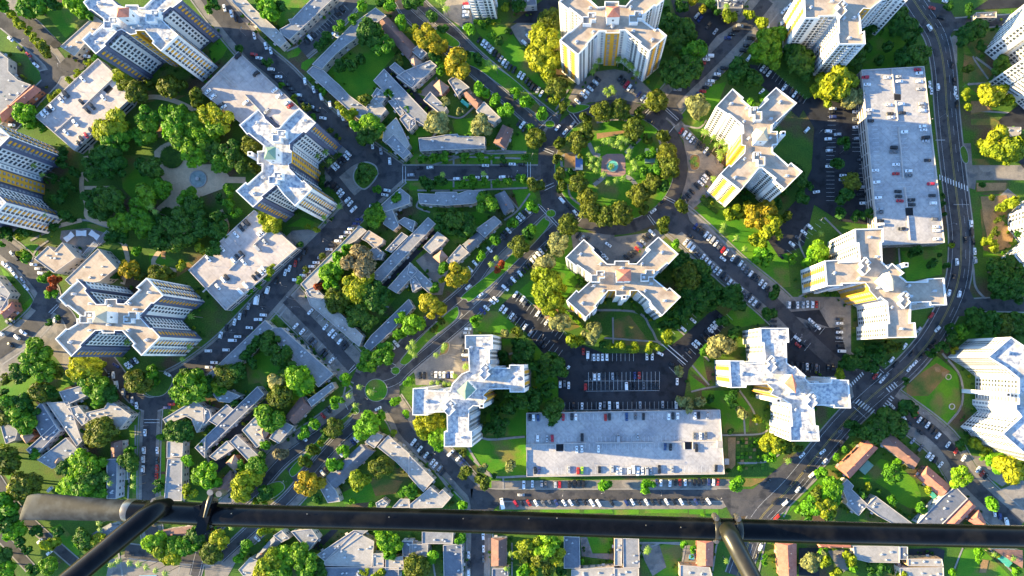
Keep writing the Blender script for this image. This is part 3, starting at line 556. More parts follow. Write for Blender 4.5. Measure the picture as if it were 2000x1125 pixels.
    for x, y, ang in lifts:                                        # stepped lift housings with their own parapet
        o = loc(x, y, zt+1.8); b = MB(); r = math.radians(ang); R = Matrix.Rotation(r, 2)
        sh = ccw([o+R @ Vector(v) for v in ((-4,-3.4), (1.2,-3.4), (1.2,-1), (4,-1), (4,3.4), (-.8,3.4), (-.8,1), (-4,1))])
        qi = inset(sh, .35); m_ = len(sh)
        for i in range(m_):
            j = (i+1) % m_
            b.add([(*sh[i], zr), (*sh[j], zr), (*sh[j], zt+2.2), (*sh[i], zt+2.2)], [(0,1,2,3)]); b.add([(*sh[i], zt+2.2), (*sh[j], zt+2.2), (*qi[j], zt+2.2), (*qi[i], zt+2.2)], [(0,1,2,3)])
            b.add([(*qi[i], zt+2.2), (*qi[j], zt+2.2), (*qi[j], zt+1.3), (*qi[i], zt+1.3)], [(0,1,2,3)])
        b.add([(*v, zt+1.35) for v in qi], [tuple(range(m_))], 1)
        b.box((*(o+R @ Vector((2.4, 1.2))), zt+2.1), (1.6, 1.6, 1.6), r, 2)
        b.build('lift_housing', [M['white'], M[roof], M['metal']], root)
    for x, y in ac:
        o = loc(x, y, zr+1); b = MB(); r = random.uniform(-.1, .1)+math.radians(random.choice((0, 45)))
        b.box((o.x, o.y, zr+.25), (2.2, 1.6, .5), r, 1); b.box((o.x, o.y, zr+1.0), (1.7, 1.3, 1.1), r); b.box((o.x+.9, o.y+.2, zr+.9), (.7, .6, .5), r)
        b.tube((o.x-.5, o.y, zr+1.4), (o.x-.5, o.y, zr+2.0), .35, .45, 8); b.tube((o.x-.9, o.y-.4, zr+.7), (o.x-1.9, o.y-.5, zr+.5), .22, .2, 6)
        b.build('air_vent', [M['metal'], M['grey']], root)
    for x, y in stack or ():
        o = loc(x, y, zt+2); v = Vector((o.x, o.y)); b = MB(); b.box((o.x, o.y, (zt+2)/2), (2.6, 2.6, zt+2)); b.box((o.x, o.y, zt+2.02), (1.4, 1.4, .1), 0, 1)
        b.build('chimney', [M['white'], M['dark']], root)
    cx, cy = NX+(c.x/S), NY-(c.y/S); return root
O4 = '335,120 520,-35 575,25 590,60 690,150 725,148 820,40 920,-45 1085,100 985,200 965,185 830,300 830,360 850,375 845,490 820,500 825,545 950,670 965,660 1050,740 880,915 770,805 700,710 690,710 555,820 570,835 470,925 300,765 400,675 415,695 555,570 555,500 510,500 510,375 565,370 570,320 430,205 410,215'
tower('f', 'apartment_tower', 'white apartment tower with slate wings and red pyramid cap in the upper left corner', '60,20 180,-95 300,-40 340,-10 400,50 470,70 475,45 600,45 605,70 650,70 720,0 850,-110 1030,3 935,75 910,65 800,160 820,180 905,265 990,340 820,500 730,420 745,400 660,300 580,300 585,330 520,340 440,290 400,300 270,430 285,445 185,530 45,385 130,305 150,330 265,225 255,180 140,95 120,100',
      'roof_white', 'navy', '392,75 510,70 508,165 385,170', 'tile_red', gold=((622,300),(560,335)), ac=((220,30),(200,410),(880,380),(620,250),(340,180),(820,100),(550,275)), lifts=((330,225,0),(740,155,0)))
tower('i', 'apartment_tower', 'white and slate apartment tower with yellow core cut off at the left edge', O4, 'roof_white', 'navy', '595,335 692,330 692,458 578,458', 'tile_green', gold=((848,430),), ac=((520,95),(980,75),(480,790),(950,775)), lifts=((720,220,0),(700,630,0)), shift=(-2990,135))
tower('h', 'apartment_tower', 'tan roofed apartment tower with slate wings and beige pyramid cap at the lower left', '265,135 345,215 330,240 440,370 520,370 525,320 640,318 642,362 710,365 855,230 825,208 930,112 1095,288 1000,365 978,362 880,470 860,490 965,605 980,600 1065,690 880,875 785,775 805,755 690,630 620,630 620,655 495,655 490,628 430,630 285,770 295,785 195,885 35,710 140,608 165,612 248,560 245,510 275,510 278,480 160,385 145,395 68,312 190,195',
      'roof_tan', 'navy', '420,432 545,435 540,552 400,550', 'tile_beige', gold=((582,345),), ac=((220,270),(385,365),(575,385),(760,365),(960,255),(820,420),(560,570),(380,625),(185,740),(930,720),(755,625)), lifts=((345,500,0),(775,500,180)))
tower('i', 'apartment_tower', 'white roofed apartment tower with green pyramid cap and yellow core beside the hub loop', O4, 'roof_white', 'navy', '595,335 692,330 692,458 578,458', 'tile_green', stack=((438,400),), gold=((848,430),), ac=((520,95),(980,75),(480,790),(950,775),(660,210),(710,170),(570,630)), lifts=((725,230,0),(690,640,0)))
tower('j', 'apartment_tower', 'white apartment tower with red pyramid cap and ochre front above the round park', '205,15 330,-100 440,-60 520,0 590,65 655,60 655,10 795,10 795,50 860,55 905,0 1000,-70 1080,-130 1240,-10 1160,60 1140,50 1030,150 1020,190 1150,285 1175,270 1265,345 1090,500 990,425 1005,410 860,295 805,295 800,325 665,325 665,305 600,305 480,430 490,440 395,535 215,390 300,310 320,305 420,220 440,180 315,80 300,90',
      'roof_tan', 'white', '665,60 800,60 806,165 672,170', 'tile_red', gold=((732,325),), ac=((380,405),(1120,385),(515,75),(910,70),(545,310),(730,255),(935,300)), lifts=((505,180,0),(960,165,0)))
tower('k', 'apartment_tower', 'tan roofed apartment tower with beige pyramid cap right of the round park', '655,12 765,105 750,120 860,215 900,215 1000,120 975,100 1080,0 1285,155 1180,250 1045,370 1040,430 1095,430 1100,555 1048,565 1050,630 1200,760 1225,735 1340,825 1165,1000 1060,910 1075,890 945,790 915,790 820,910 735,1010 530,850 620,755 640,770 770,640 775,575 740,570 740,450 760,445 755,375 625,265 605,265 490,190',
      'roof_tan', 'white', '880,400 990,390 1003,525 885,525', 'tile_beige', stack=((1150,450),), gold=((740,510),(757,572)), ac=((1120,140),(645,160),(765,335),(810,500),(1020,495),(770,700),(680,880),(1190,865),(1030,310),(800,205)), lifts=((885,260,90),(915,700,90)))
tower('l', 'apartment_tower', 'tan roofed apartment tower with red pyramid cap just below the round park', '300,135 405,225 390,240 530,375 600,378 602,345 745,345 747,372 815,372 945,240 915,215 1030,110 1228,280 1130,380 1115,370 990,480 985,520 1115,625 1140,605 1250,700 1065,885 960,775 945,740 830,640 760,640 758,690 610,690 610,640 540,640 410,790 430,800 320,905 130,735 230,630 250,650 370,540 365,480 240,390 225,400 120,315',
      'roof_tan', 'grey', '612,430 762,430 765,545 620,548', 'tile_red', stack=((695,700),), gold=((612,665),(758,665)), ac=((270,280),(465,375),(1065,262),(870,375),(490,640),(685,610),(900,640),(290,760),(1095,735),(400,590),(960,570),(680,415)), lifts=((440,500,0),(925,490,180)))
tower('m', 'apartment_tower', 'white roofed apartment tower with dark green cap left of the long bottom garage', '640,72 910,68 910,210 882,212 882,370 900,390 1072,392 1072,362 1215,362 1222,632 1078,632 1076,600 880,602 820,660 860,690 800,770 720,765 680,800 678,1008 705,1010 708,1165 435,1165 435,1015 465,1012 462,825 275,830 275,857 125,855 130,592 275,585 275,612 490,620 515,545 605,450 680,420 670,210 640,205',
      'roof_white', 'grey', '665,520 745,605 645,705 560,615', 'tile_green', stack=((802,765),), gold=((840,675),(845,640)), ac=((820,160),(265,720),(1160,495),(610,1070),(920,560),(630,850),(910,470),(700,190)), lifts=((835,430,45),(490,780,45)))
tower('n', 'apartment_tower', 'stained white roofed tower with red pyramid cap left of the zebra crossroads', '575,52 850,52 858,195 832,197 838,395 900,440 915,425 1025,525 1015,545 1060,590 1270,588 1275,555 1440,560 1462,838 1300,835 1295,810 1100,810 1115,1005 1145,1008 1155,1160 870,1160 865,1015 885,1008 870,800 805,755 670,700 700,655 640,602 440,610 440,635 288,638 272,370 415,372 420,392 612,395 620,350 608,200 582,198',
      'roof_white', 'white', '885,503 932,605 920,692 806,592', 'tile_red', stack=((752,762),), gold=((735,728),(685,678)), ac=((750,140),(400,500),(630,555),(1040,1070),(920,850),(785,465),(1010,690),(860,690),(760,420)), lifts=((685,410,45),(1080,760,45)))
tower('o', 'apartment_tower', 'tan roofed tower with pale pyramid cap and yellow front below the right garage', '600,85 878,78 882,215 862,217 870,410 925,460 965,420 1085,515 1045,545 1110,600 1310,600 1310,570 1472,562 1500,830 1340,830 1335,800 1150,805 1145,1000 1190,998 1203,1145 915,1150 912,1010 935,1005 915,800 850,755 820,775 740,690 735,660 700,615 480,620 480,640 325,645 305,395 445,385 450,410 650,400 635,225 605,228',
      'roof_tan', 'white', '935,498 990,600 975,690 855,585', 'tile_beige', stack=((1100,435),), gold=((780,732),(738,675)), ac=((750,165),(400,515),(640,570),(1060,1060),(960,850),(820,355),(700,370),(1130,640),(1380,690),(1150,745),(830,660)), lifts=((700,450,45),(1090,775,45)))
tower('p', 'apartment_tower', 'tan roofed apartment tower cut off by the top edge, left of the curving street', '692,432 955,430 945,298 915,310 905,180 890,130 935,82 1000,88 1110,0 1273,-42 1366,-2 1420,-250 1150,-270 1000,-180 900,-230 600,-220 560,-140 350,-160 362,177 500,178 505,155 688,152 695,318 683,322',
      'roof_tan', 'white', gold=((965,85),(912,106)), ac=((420,70),(800,370),(630,10),(745,175),(845,170)), lifts=((720,80,45),))
tower('z', 'apartment_tower', 'sunlit apartment tower in the upper right corner beyond the curving street', '2009,35 2031,53 2045,50 2068,72 2040,95 2017,102 2074,139 2110,175 2160,120 2200,60 2180,-20 2060,-40', 'roof_tan', 'white', panels=0)
tower('q', 'apartment_tower', 'sunlit white apartment tower at the lower right edge behind the fenced lawn', '1345,112 1500,215 1620,330 1800,350 1960,300 1990,480 1850,560 1850,1000 1950,1150 1990,1500 1860,1640 1780,1690 1490,1520 1238,1298 1470,1085 1440,1040 1400,1000 1400,930 1440,930 1440,620 1280,490 1062,356',
      'roof_white', 'white', panels=0, stack=((1310,818),), ac=((1310,310),(1500,420),(1550,1300)))
tower('z', 'apartment_tower', 'apartment tower end wall with orange panels cut by the top edge over the pale forecourt', '902,-35 953,-35 953,-70 947,-72 950,-140 900,-140 903,-72 898,-70', 'roof_tan', 'white')
tower('z', 'apartment_tower', 'bright apartment tower at the right edge above the brown slope', '2061,388 2090,360 2150,400 2170,500 2085,525 2046,481 2085,450 2061,420', 'roof_tan', 'white', panels=0)
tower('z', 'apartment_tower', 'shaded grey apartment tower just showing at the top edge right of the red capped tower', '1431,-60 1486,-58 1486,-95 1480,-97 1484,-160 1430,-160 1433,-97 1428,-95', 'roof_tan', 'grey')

# ---------------------------------------------------------------- parking structures
def parapet_wall(b, a, c, z0, z1, th=.3, mi=0):
    d = (c-a).normalized(); n = Vector((-d.y, d.x))*th/2; b.prism(ccw([a-n, c-n, c+n, a+n]), z0, z1, mi)
def garage(tile, label, outline, zt, deckm, inner=(), ramps=(), marks=()):
    p = ccw(poly(tile, P(outline), zt)); c = centroid(p); root = tag(empty('parking_garage', (c.x, c.y, 0)), label, 'parking garage', 'rooftop parking garages')
    pl = [v-c for v in p]; shell(root, pl, 0, zt+1.0, [M['parapet']], lambda i: 0, M[deckm], par=1.0, th=.35, roofname='deck')
    n = len(pl)
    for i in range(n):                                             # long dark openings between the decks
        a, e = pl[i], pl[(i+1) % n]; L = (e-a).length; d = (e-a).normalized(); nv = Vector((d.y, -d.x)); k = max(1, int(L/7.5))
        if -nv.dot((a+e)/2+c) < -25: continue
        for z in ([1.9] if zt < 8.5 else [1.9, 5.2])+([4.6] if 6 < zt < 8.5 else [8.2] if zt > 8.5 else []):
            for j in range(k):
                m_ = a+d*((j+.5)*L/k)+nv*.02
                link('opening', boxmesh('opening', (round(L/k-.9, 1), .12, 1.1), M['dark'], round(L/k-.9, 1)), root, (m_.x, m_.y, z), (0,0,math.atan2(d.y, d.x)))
    for s in inner:
        q = P(s); a = TW(tile, *q[0], zt).to_2d()-c; e = TW(tile, *q[1], zt).to_2d()-c
        b = MB(); parapet_wall(b, a, e, zt-.1, zt+1.15, .5 if len(q) < 3 else 1.6); b.build('ramp_wall', M['parapet'], root)
    for s in ramps:
        q = ccw([v-c for v in poly(tile, P(s), zt)]); b = MB(); b.add([(*v, zt+.03) for v in q], [tuple(range(len(q)))]); b.build('ramp_opening', M['dark'], root)
    if marks:
        b = MB()
        for (x1, y1, x2, y2, k, dx, dy) in marks:
            for i in range(k+1):
                x, y = x1+(x2-x1)*i/k, y1+(y2-y1)*i/k; a = TW(tile, x, y, zt).to_2d()-c; e = TW(tile, x+dx, y+dy, zt).to_2d()-c
                d = (e-a).normalized(); nn = Vector((-d.y, d.x))*.07; b.add([(*(a-nn), zt+.02), (*(e-nn), zt+.02), (*(e+nn), zt+.02), (*(a+nn), zt+.02)], [(0,1,2,3)])
        tag(b.build('stall_lines', M['paint'], root), kind='stuff')
    return root
garage('s', 'long blue grey rooftop parking garage beside the bottom street', '128,120 1845,92 1885,662 130,686', 7.0, 'deck', ('190,395 388,395','462,392 660,388','740,385 1250,382','1330,378 1525,376','1600,374 1820,372','388,395 388,460','462,392 462,460','1527,376 1530,442','1602,374 1602,440'),
       ('392,398 458,396 460,458 392,460','1532,378 1598,376 1600,440 1534,444'), ((150,190,1830,170,44,0,-55),(150,340,1820,320,44,0,45),(150,400,1840,385,44,0,50),(140,610,1870,590,46,0,60)))
garage('u', 'tall rooftop parking garage standing along the right hand curving street', '98,55 480,33 606,1108 203,1122', 11.0, 'deck', ('283,48 300,195','308,243 320,362','325,405 356,718','363,770 378,892','380,945 394,1090'), ('300,198 342,200 342,237 302,236','368,895 415,893 418,940 372,942'),
       ((140,100,210,1000,34,38,-3),(440,80,545,1080,38,38,-3),(265,100,350,1060,36,38,-3),(310,100,390,1060,36,38,-3)))
garage('a0', 'sunlit tan rooftop garage between the two upper left towers', '265,858 725,432 978,672 940,745 550,1105', 6.5, 'decktan', ('412,968 540,855','605,795 830,580'), ('755,660 800,620 830,650 790,690',), ((300,810,720,440,14,22,24),(560,1080,930,745,13,-22,-24)))
garage('z', 'L shaped rooftop garage joined to the tower with the green cap', '391,178 467,102 628,250 594,284 557,254 523,282', 6.5, 'decktan', ('433,145 460,170','478,185 528,237'), ('515,232 530,228 545,247 540,250',), ((398,183,500,275,12,5,-5),(470,112,610,240,16,-5,5)))
garage('b1', 'sunlit rooftop garage with a cut corner below the green capped tower', '365,490 680,770 155,1222 -115,930', 6.5, 'decktan', ('362,745 460,655','180,930 290,820','-10,1090 90,1000'), (), ((290,590,-90,920,16,22,24),(660,770,160,1200,20,-22,-24)))

# ---------------------------------------------------------------- low buildings
LOW = []; LOWP = []
WALLS = {'F': 'cream', 'P': 'cream', 'S': 'grey', 'N': 'cream', 'G': 'cream', 'B': 'brick', 'H': 'brick', 'O': 'peach', 'K': 'grey'}
ROOFS = {'F': 'roof_grey', 'P': 'roof_pale', 'S': 'roof_slate', 'N': 'roof_tan', 'G': 'roof_brown', 'B': 'tile_red', 'H': 'tile_brown', 'O': 'roof_pale', 'K': 'roof_slate'}
def low(tile, kind, s, h=6.2, seq=[0]):
    """F P S N O: flat roof grey / pale / slate / tan / peach walled; G K: gable brown / slate; B: gable red; H: pyramid red"""
    seq[0] += 1; h = h+seq[0]*.011
    p = ccw(poly(tile, P(s), h)); c = centroid(p); LOW.append((tile, kind, s, p))
    root = empty('low_building' if kind in 'FPSNO' else 'tiled_house', (c.x, c.y, 0)); pl = [v-c for v in p]; n = len(pl)
    if kind in 'FPSNO':
        ro, q, zr = shell(root, pl, 0, h, [M[WALLS[kind]], M['parapet']], lambda i: 0, M[ROOFS[kind]], par=.45, th=.3)
        k = min(7, max(2, int(sum((pl[(i+1) % n]-pl[i]).length for i in range(n))/16))); got = 0; rr = random.Random(seq[0])
        xs = [v[0] for v in pl]; ys = [v[1] for v in pl]
        for _ in range(80):
            v = (rr.uniform(min(xs), max(xs)), rr.uniform(min(ys), max(ys)))
            if got < k and inside(v, inset(pl, 1.6)):
                b = MB(); b.box((v[0], v[1], zr+.35), (rr.uniform(.8, 1.5), rr.uniform(.7, 1.1), .8), rr.uniform(0, .8)); b.tube((v[0]+.9, v[1], zr-.05), (v[0]+.9, v[1], zr+.7), .14, .14, 6); b.build('roof_vent', M['metal'], ro); got += 1
    elif kind == 'H':
        b = MB(); q = inset(pl, .5)
        for i in range(n): b.add([(*q[i], 0), (*q[(i+1) % n], 0), (*q[(i+1) % n], h-1.2), (*q[i], h-1.2)], [(0,1,2,3)])
        b.build('wall', M[WALLS[kind]], root); r = MB()
        for i in range(n): r.add([(*pl[i], h-1.2), (*pl[(i+1) % n], h-1.2), (0, 0, h+1.8)], [(0,1,2)])
        r.add([(*v, h-1.21) for v in pl], [tuple(range(n))[::-1]]); r.build('roof', M[ROOFS[kind]], root); got = 0
    else:                                                          # gable over a quad: ridge between the short sides
        a, b_, c_, d_ = pl[:4]
        if (b_-a).length < (c_-b_).length: a, b_, c_, d_ = b_, c_, d_, a
        m1, m2 = (d_+a)/2, (b_+c_)/2; ax = (m2-m1).normalized(); m1i, m2i = m1+ax*1.2, m2-ax*1.2; he = h-1.3; hr = h+.9
        b = MB(); q = inset([a, b_, c_, d_], .5)
        for i in range(4): b.add([(*q[i], 0), (*q[(i+1) % 4], 0), (*q[(i+1) % 4], he), (*q[i], he)], [(0,1,2,3)])
        b.build('wall', M[WALLS[kind]], root); r = MB(); V = [(*a, he), (*b_, he), (*c_, he), (*d_, he), (*m1i, hr), (*m2i, hr)]
        r.add(V, [(0,1,5,4), (2,3,4,5), (1,2,5), (3,0,4), (3,2,1,0)]); ro = r.build('roof', M[ROOFS[kind]], root)
        b = MB(); t = m1.lerp(m2, .3); b.box((t.x, t.y, hr+.2), (1.0, .7, 1.6)); b.box((t.x, t.y, hr+1.04), (1.2, .9, .14)); b.build('chimney', M['brick'], ro)
        b = MB(); t = m1.lerp(m2, .7)+(a-m1)*.4; b.tube((t.x, t.y, h-.9), (t.x, t.y, h+.7), .2, .2, 6); b.build('roof_vent', M['metal'], ro)
    nw = 0
    for i in range(n):                                             # windows and doors on the walls the camera can see
        a, e = pl[i], pl[(i+1) % n]; L = (e-a).length; d = (e-a).normalized(); nv = Vector((d.y, -d.x)); mid = (a+e)/2+c
        if L < 4 or -nv.dot(mid) < 8: continue
        off = -.5 if kind not in 'FPSNO' else 0.0; k = max(1, int(L/4.2)); ang = math.atan2(d.y, d.x)
        for j in range(k):
            m_ = a+d*((j+.5)*L/k)+nv*(off+.03)
            if j % 4 == 1:
                link('door', boxmesh('door', (1.0, .14, 2.1), M['brick'], 'd'), root, (m_.x, m_.y, 1.06), (0,0,ang))
                m2 = m_+nv*.6; link('door_canopy', boxmesh('door_canopy', (2.0, 1.3, .14), M['parapet'], 'c'), root, (m2.x, m2.y, 2.5), (0,0,ang))
            else: link('window', boxmesh('window', (1.6, .14, 1.2), M['glass'], 'l'), root, (m_.x, m_.y, 1.7), (0,0,ang)); nw += 1
            link('window', boxmesh('window', (1.6, .14, 1.2), M['glass'], 'l'), root, (m_.x, m_.y, 4.2), (0,0,ang))
    LOWP.append([v+c for v in pl]); LOW[-1] = (root, kind, (NX+c.x/S, NY-c.y/S), max((v).length for v in pl)); return root
for tl, L_ in {
 'a0': ['F -60,340 60,430 60,520 130,585 225,620 0,835 -60,835','B 0,800 235,612 290,655 0,895','N 440,340 690,115 755,160 545,410'],
 'b0': ['P 180,-15 290,-15 360,60 545,230 600,300 550,345 300,120','F 560,250 545,215 625,170 610,140 640,135 800,-30 960,-30 620,290','F 785,470 1075,180 1200,90 1250,55 1330,115 1230,185 1115,275 1050,320 960,395 870,490 860,505',
        'F 745,525 790,482 870,515 950,590 985,620 1060,700 1200,800 1150,880 1100,850 980,740','P 1180,780 1290,650 1330,700 1290,760 1330,800 1270,870 1200,870','P 1310,950 1400,860 1440,930 1500,1060 1450,1125 1300,1030','F 1340,740 1400,720 1460,830 1430,850','F 1220,700 1260,640 1330,690 1280,760','F 1425,870 1470,830 1530,880 1490,960'],
 'z': ['G 734,42 757,32 815,92 797,115','F 729,157 750,134 840,228 833,248 800,228','F 760,131 771,121 812,155 805,168','F 725,538 836,424 851,437 742,553','F 757,562 800,514 815,530 775,573','F 800,512 851,560 838,573 795,535','F 752,277 768,262 802,298 788,311',
       'P 596,571 611,560 667,614 683,630 709,656 701,677 667,648 605,595','S 710,676 724,656 798,584 808,600 762,650 722,686','S 1000,-20 1045,-20 1048,10 1000,12'],
 'c0': ['F 100,730 150,670 275,790 235,840','F -40,520 150,440 200,480 20,645 -100,560','H 170,620 215,575 290,630 235,690','H -10,430 25,390 95,450 40,520','F 280,590 330,550 440,640 390,660 350,700','G 380,680 440,650 540,740 490,800','P 485,810 545,742 665,860 610,910 560,880',
        'F 10,370 60,330 130,390 80,430','F 65,1010 150,1005 265,985 350,980 360,995 550,1000 550,1085 75,1105','G 610,1040 680,905 760,940 700,1085','F 0,880 40,860 45,910 0,960'],
 'c1': ['F 60,365 185,370 190,355 345,355 350,370 420,345 553,342 553,400 470,440 350,450 270,455 70,440','K 618,375 695,340 770,470 690,520','F 480,630 620,530 672,575 550,690','K 380,740 500,640 550,690 430,800','P 265,860 370,740 435,800 310,905','P 95,760 205,645 275,695 240,740 150,810','H 165,830 230,775 280,830 220,880','F 0,1000 40,970 90,1050 20,1090'],
 'b1': ['F 1320,780 1440,650 1490,680 1365,800','F 1270,470 1430,325 1500,380 1500,440 1330,500','F 1310,500 1370,480 1420,600 1380,640 1305,590','F 1410,575 1460,540 1540,570 1520,650','P 700,1030 1130,600 1185,640 1105,715 1040,745 860,980 800,1050 740,1075','N 1145,700 1200,635 1305,700 1300,730 1240,770 1185,720',
        'F 1195,800 1245,750 1310,800 1290,850 1220,850','P 735,1075 800,1045 880,1125 840,1150 760,1120'],
 'b2': ['F -20,680 440,245 500,300 440,358 260,560 100,600 60,700','F 440,350 502,300 560,300 940,640 830,735 650,550 540,430 510,370','F 750,830 930,700 950,740 780,880','G 580,955 700,800 780,885 650,1015','F 470,1110 560,980 650,1022 560,1125 540,1150','F 50,780 160,760 260,800 180,850 100,840','F 20,980 160,860 210,900 90,1020',
        'S -30,1130 385,730 435,790 0,1205','P 270,1050 420,900 500,1000 420,1080 440,1140 380,1180','F -20,880 30,900 50,960 -10,1020'],
 'b3': ['F 180,140 230,90 400,250 340,310','P 30,250 160,135 215,190 80,280','H 370,70 430,20 480,60 430,130','H 145,300 210,235 260,310 205,355','G 50,490 180,350 235,430 110,550','K 880,400 1140,160 1240,215 940,500','P 1170,145 1245,70 1310,100 1240,190','P 1262,180 1340,95 1500,230 1500,390 1400,290','F 840,480 885,410 960,500 990,580 900,590',
        'K 360,985 500,835 560,880 390,1015','P 500,830 560,790 620,850 560,880','P 245,1080 330,990 400,1015 340,1125 280,1125','F 630,800 780,780 830,850 760,940 700,880','F 820,970 1090,790 1200,790 880,1020','O 870,1022 1100,800 1240,870 1225,1058 880,1050','S 870,1064 1420,1062 1420,1150 870,1150','P 1230,962 1310,960 1310,1058 1230,1058','O 1322,1000 1450,980 1460,1080 1322,1080','S 1442,870 1520,870 1520,990 1450,980','P 1250,590 1300,560 1340,590 1320,625 1260,625','P 1370,625 1430,560 1500,560 1500,625'],
 'a2': ['P 490,890 570,870 650,970 600,1020','P 610,1010 630,920 760,890 800,830 960,940 870,1050 800,1000 700,960','F 430,770 600,720 630,800 480,870','S 225,930 300,845 420,1040 320,1125 260,1030','P 340,850 500,840 600,1130 560,1170','P 1190,970 1370,860 1440,840 1500,900 1500,980 1440,1070 1400,970 1360,950 1215,1010','O -30,40 60,90 60,135 0,200 -30,200','B 0,170 80,100 100,170 20,240'],
 'a3': ['S 190,200 400,10 435,60 245,255','F 270,275 480,112 530,160 590,220 500,280 380,340','H 380,290 430,240 480,290 400,350','H 130,100 180,50 240,100 180,160','F 0,20 60,0 130,60 110,130 40,160','G 800,140 885,130 890,262 800,262','S 780,270 860,266 850,560 780,560','P 1222,140 1340,140 1335,250 1220,262','F 1225,268 1335,258 1330,575 1200,575','F 1425,185 1500,110 1500,262','K 660,820 800,740 880,760 740,880','G 1180,790 1420,760 1400,850 1240,850'],
 'a1': ['F -40,960 75,1100 0,1225 -60,1200'],
 'c3': ['P -10,262 0,240 180,420 100,510 70,480 -10,390','P 0,600 100,520 150,470 210,520 240,490 305,550 240,625 0,630','F 90,800 320,805 315,890 90,890','F 0,893 135,895 130,985 0,985','S 245,900 380,890 385,1130 250,1130','G 595,850 710,850 710,1060 595,1060','S 605,1072 720,1070 720,1140 605,1140','S 1130,835 1245,840 1250,1070 1130,1070','P 1185,1080 1500,1062 1500,1150 1185,1150'],
 'd3': ['F 60,850 180,850 185,1065 65,1065','P 0,1070 180,1070 180,1150 0,1150','B 605,870 730,870 725,1060 610,1060','O 480,1045 700,1062 720,1135 480,1135','B 1190,885 1340,885 1340,1135 1210,1135','O 0,850 55,850 55,1050 0,1050'],
 'e3': ['B 0,895 240,900 240,925 0,920','P 250,907 590,910 590,1030 360,1025 260,1000','S 592,912 650,912 650,1005 592,1005','P 590,1067 912,1062 915,1150 600,1150','G 430,135 510,60 750,270 700,350','B 140,340 360,130 440,190 230,415','B 735,410 800,320 975,470 905,555','F 160,465 205,415 255,465 240,490 355,600 415,540 690,745 560,755 440,690 345,620 290,685 200,600 210,580','S 720,740 900,550 1000,470 1090,560 900,750','B 920,745 1095,560 1160,620 1030,750','B 1100,725 1180,640 1230,740 1210,790','G 1270,932 1500,940 1500,1075 1370,990','O 650,1000 900,1000 912,1055 650,1050'],
 'd0': ['S 750,-60 940,-60 940,60 760,60'], 'e0': ['N 1150,90 1300,85 1300,130 1150,130','O 1330,930 1480,930 1480,1000 1400,1000'],
}.items():
    for s in L_: low(tl, s[0], s[2:], 6.2 if tl != 'e0' else 3.5)
for s in ['250,845 350,750 395,790 455,725 555,835 395,950', '475,1000 715,770 850,915 730,1010 600,1030 510,1035']: low('a1', 'N', s, 9.5)
# ================================================================ LANDMARKS used to tell look-alikes apart
LMK = {'the hub loop': (712,345), 'the round park': (1200,327), 'the small roundabout': (735,762), 'the zebra crossroads': (1707,763), 'the long bottom garage': (1220,866), 'the right hand garage': (1760,300),
 'the upper left garage': (170,205), 'the L shaped garage': (500,190), 'the cut corner garage': (475,510), 'the shaded fountain': (388,352), 'the beige towers forecourt': (1360,330), 'the tented courtyard': (165,470),
 'the lower left tower': (205,620), 'the top red capped tower': (1197,80), 'the dark green capped tower': (905,760), 'the striped car park': (1200,740), 'the fenced lawn': (1825,765), 'the garden plots': (1460,880),
 'the left edge': (10,330), 'the top left corner': (40,40), 'the metal tube end': (60,990), 'the diagonal strut': (200,1080), 'the bent strut': (1450,1080), 'the kidney lawn': (1750,940), 'the bottom right corner': (1960,1090),
 'the top right corner': (1960,60), 'the curving street': (1870,400), 'the pale islands': (885,675), 'the long court buildings': (600,720), 'the pyramid roofs': (450,870), 'the paved school yard': (690,1080), 'the shaded long houses': (880,390),
 'the walled green court': (705,130), 'the top middle edge': (900,20), 'the yellow core tower': (560,340), 'the pale capped tower': (1730,560), 'the stained roof tower': (1530,740), 'the tall right tree belt': (1400,1080), 'the bottom middle edge': (1060,1100)}
def where(px, py):
    nm, (x, y) = min(LMK.items(), key=lambda kv: (kv[1][0]-px)**2+(kv[1][1]-py)**2); dx, dy = px-x, py-y
    side = ('right of' if dx > 0 else 'left of') if abs(dx) > abs(dy) else ('below' if dy > 0 else 'above')
    return nm, side, math.hypot(dx, dy)
def label_all(objs):
    """objs: (root, look, px, py, category, group). Same look on the same side of the same landmark is told apart by nearness."""
    d = {}
    for t in objs:
        nm, side, r = where(t[2], t[3]); d.setdefault((t[1], side, nm), []).append((r, t))
    for (look, side, nm), l in d.items():
        l.sort(key=lambda q: q[0])
        for i, (r, t) in enumerate(l):
            s = '%s %s %s' % (look, side, nm)
            if len(l) > 1: s += ', %s nearest to it' % ordinal(i)
            tag(t[0], s, t[4], t[5])
LOOK = {'F': 'grey flat roofed low building', 'P': 'pale flat roofed low building', 'S': 'slate coloured flat roofed low building', 'N': 'tan flat roofed building', 'O': 'peach walled flat roofed building', 'G': 'brown gabled house', 'K': 'slate gabled house', 'B': 'red gabled house', 'H': 'small house with brown pyramid roof'}
label_all([(r, LOOK[k]+(' (large)' if 0 else ''), px, py, 'building', 'low buildings around the courts') for r, k, (px, py), m_ in LOW])

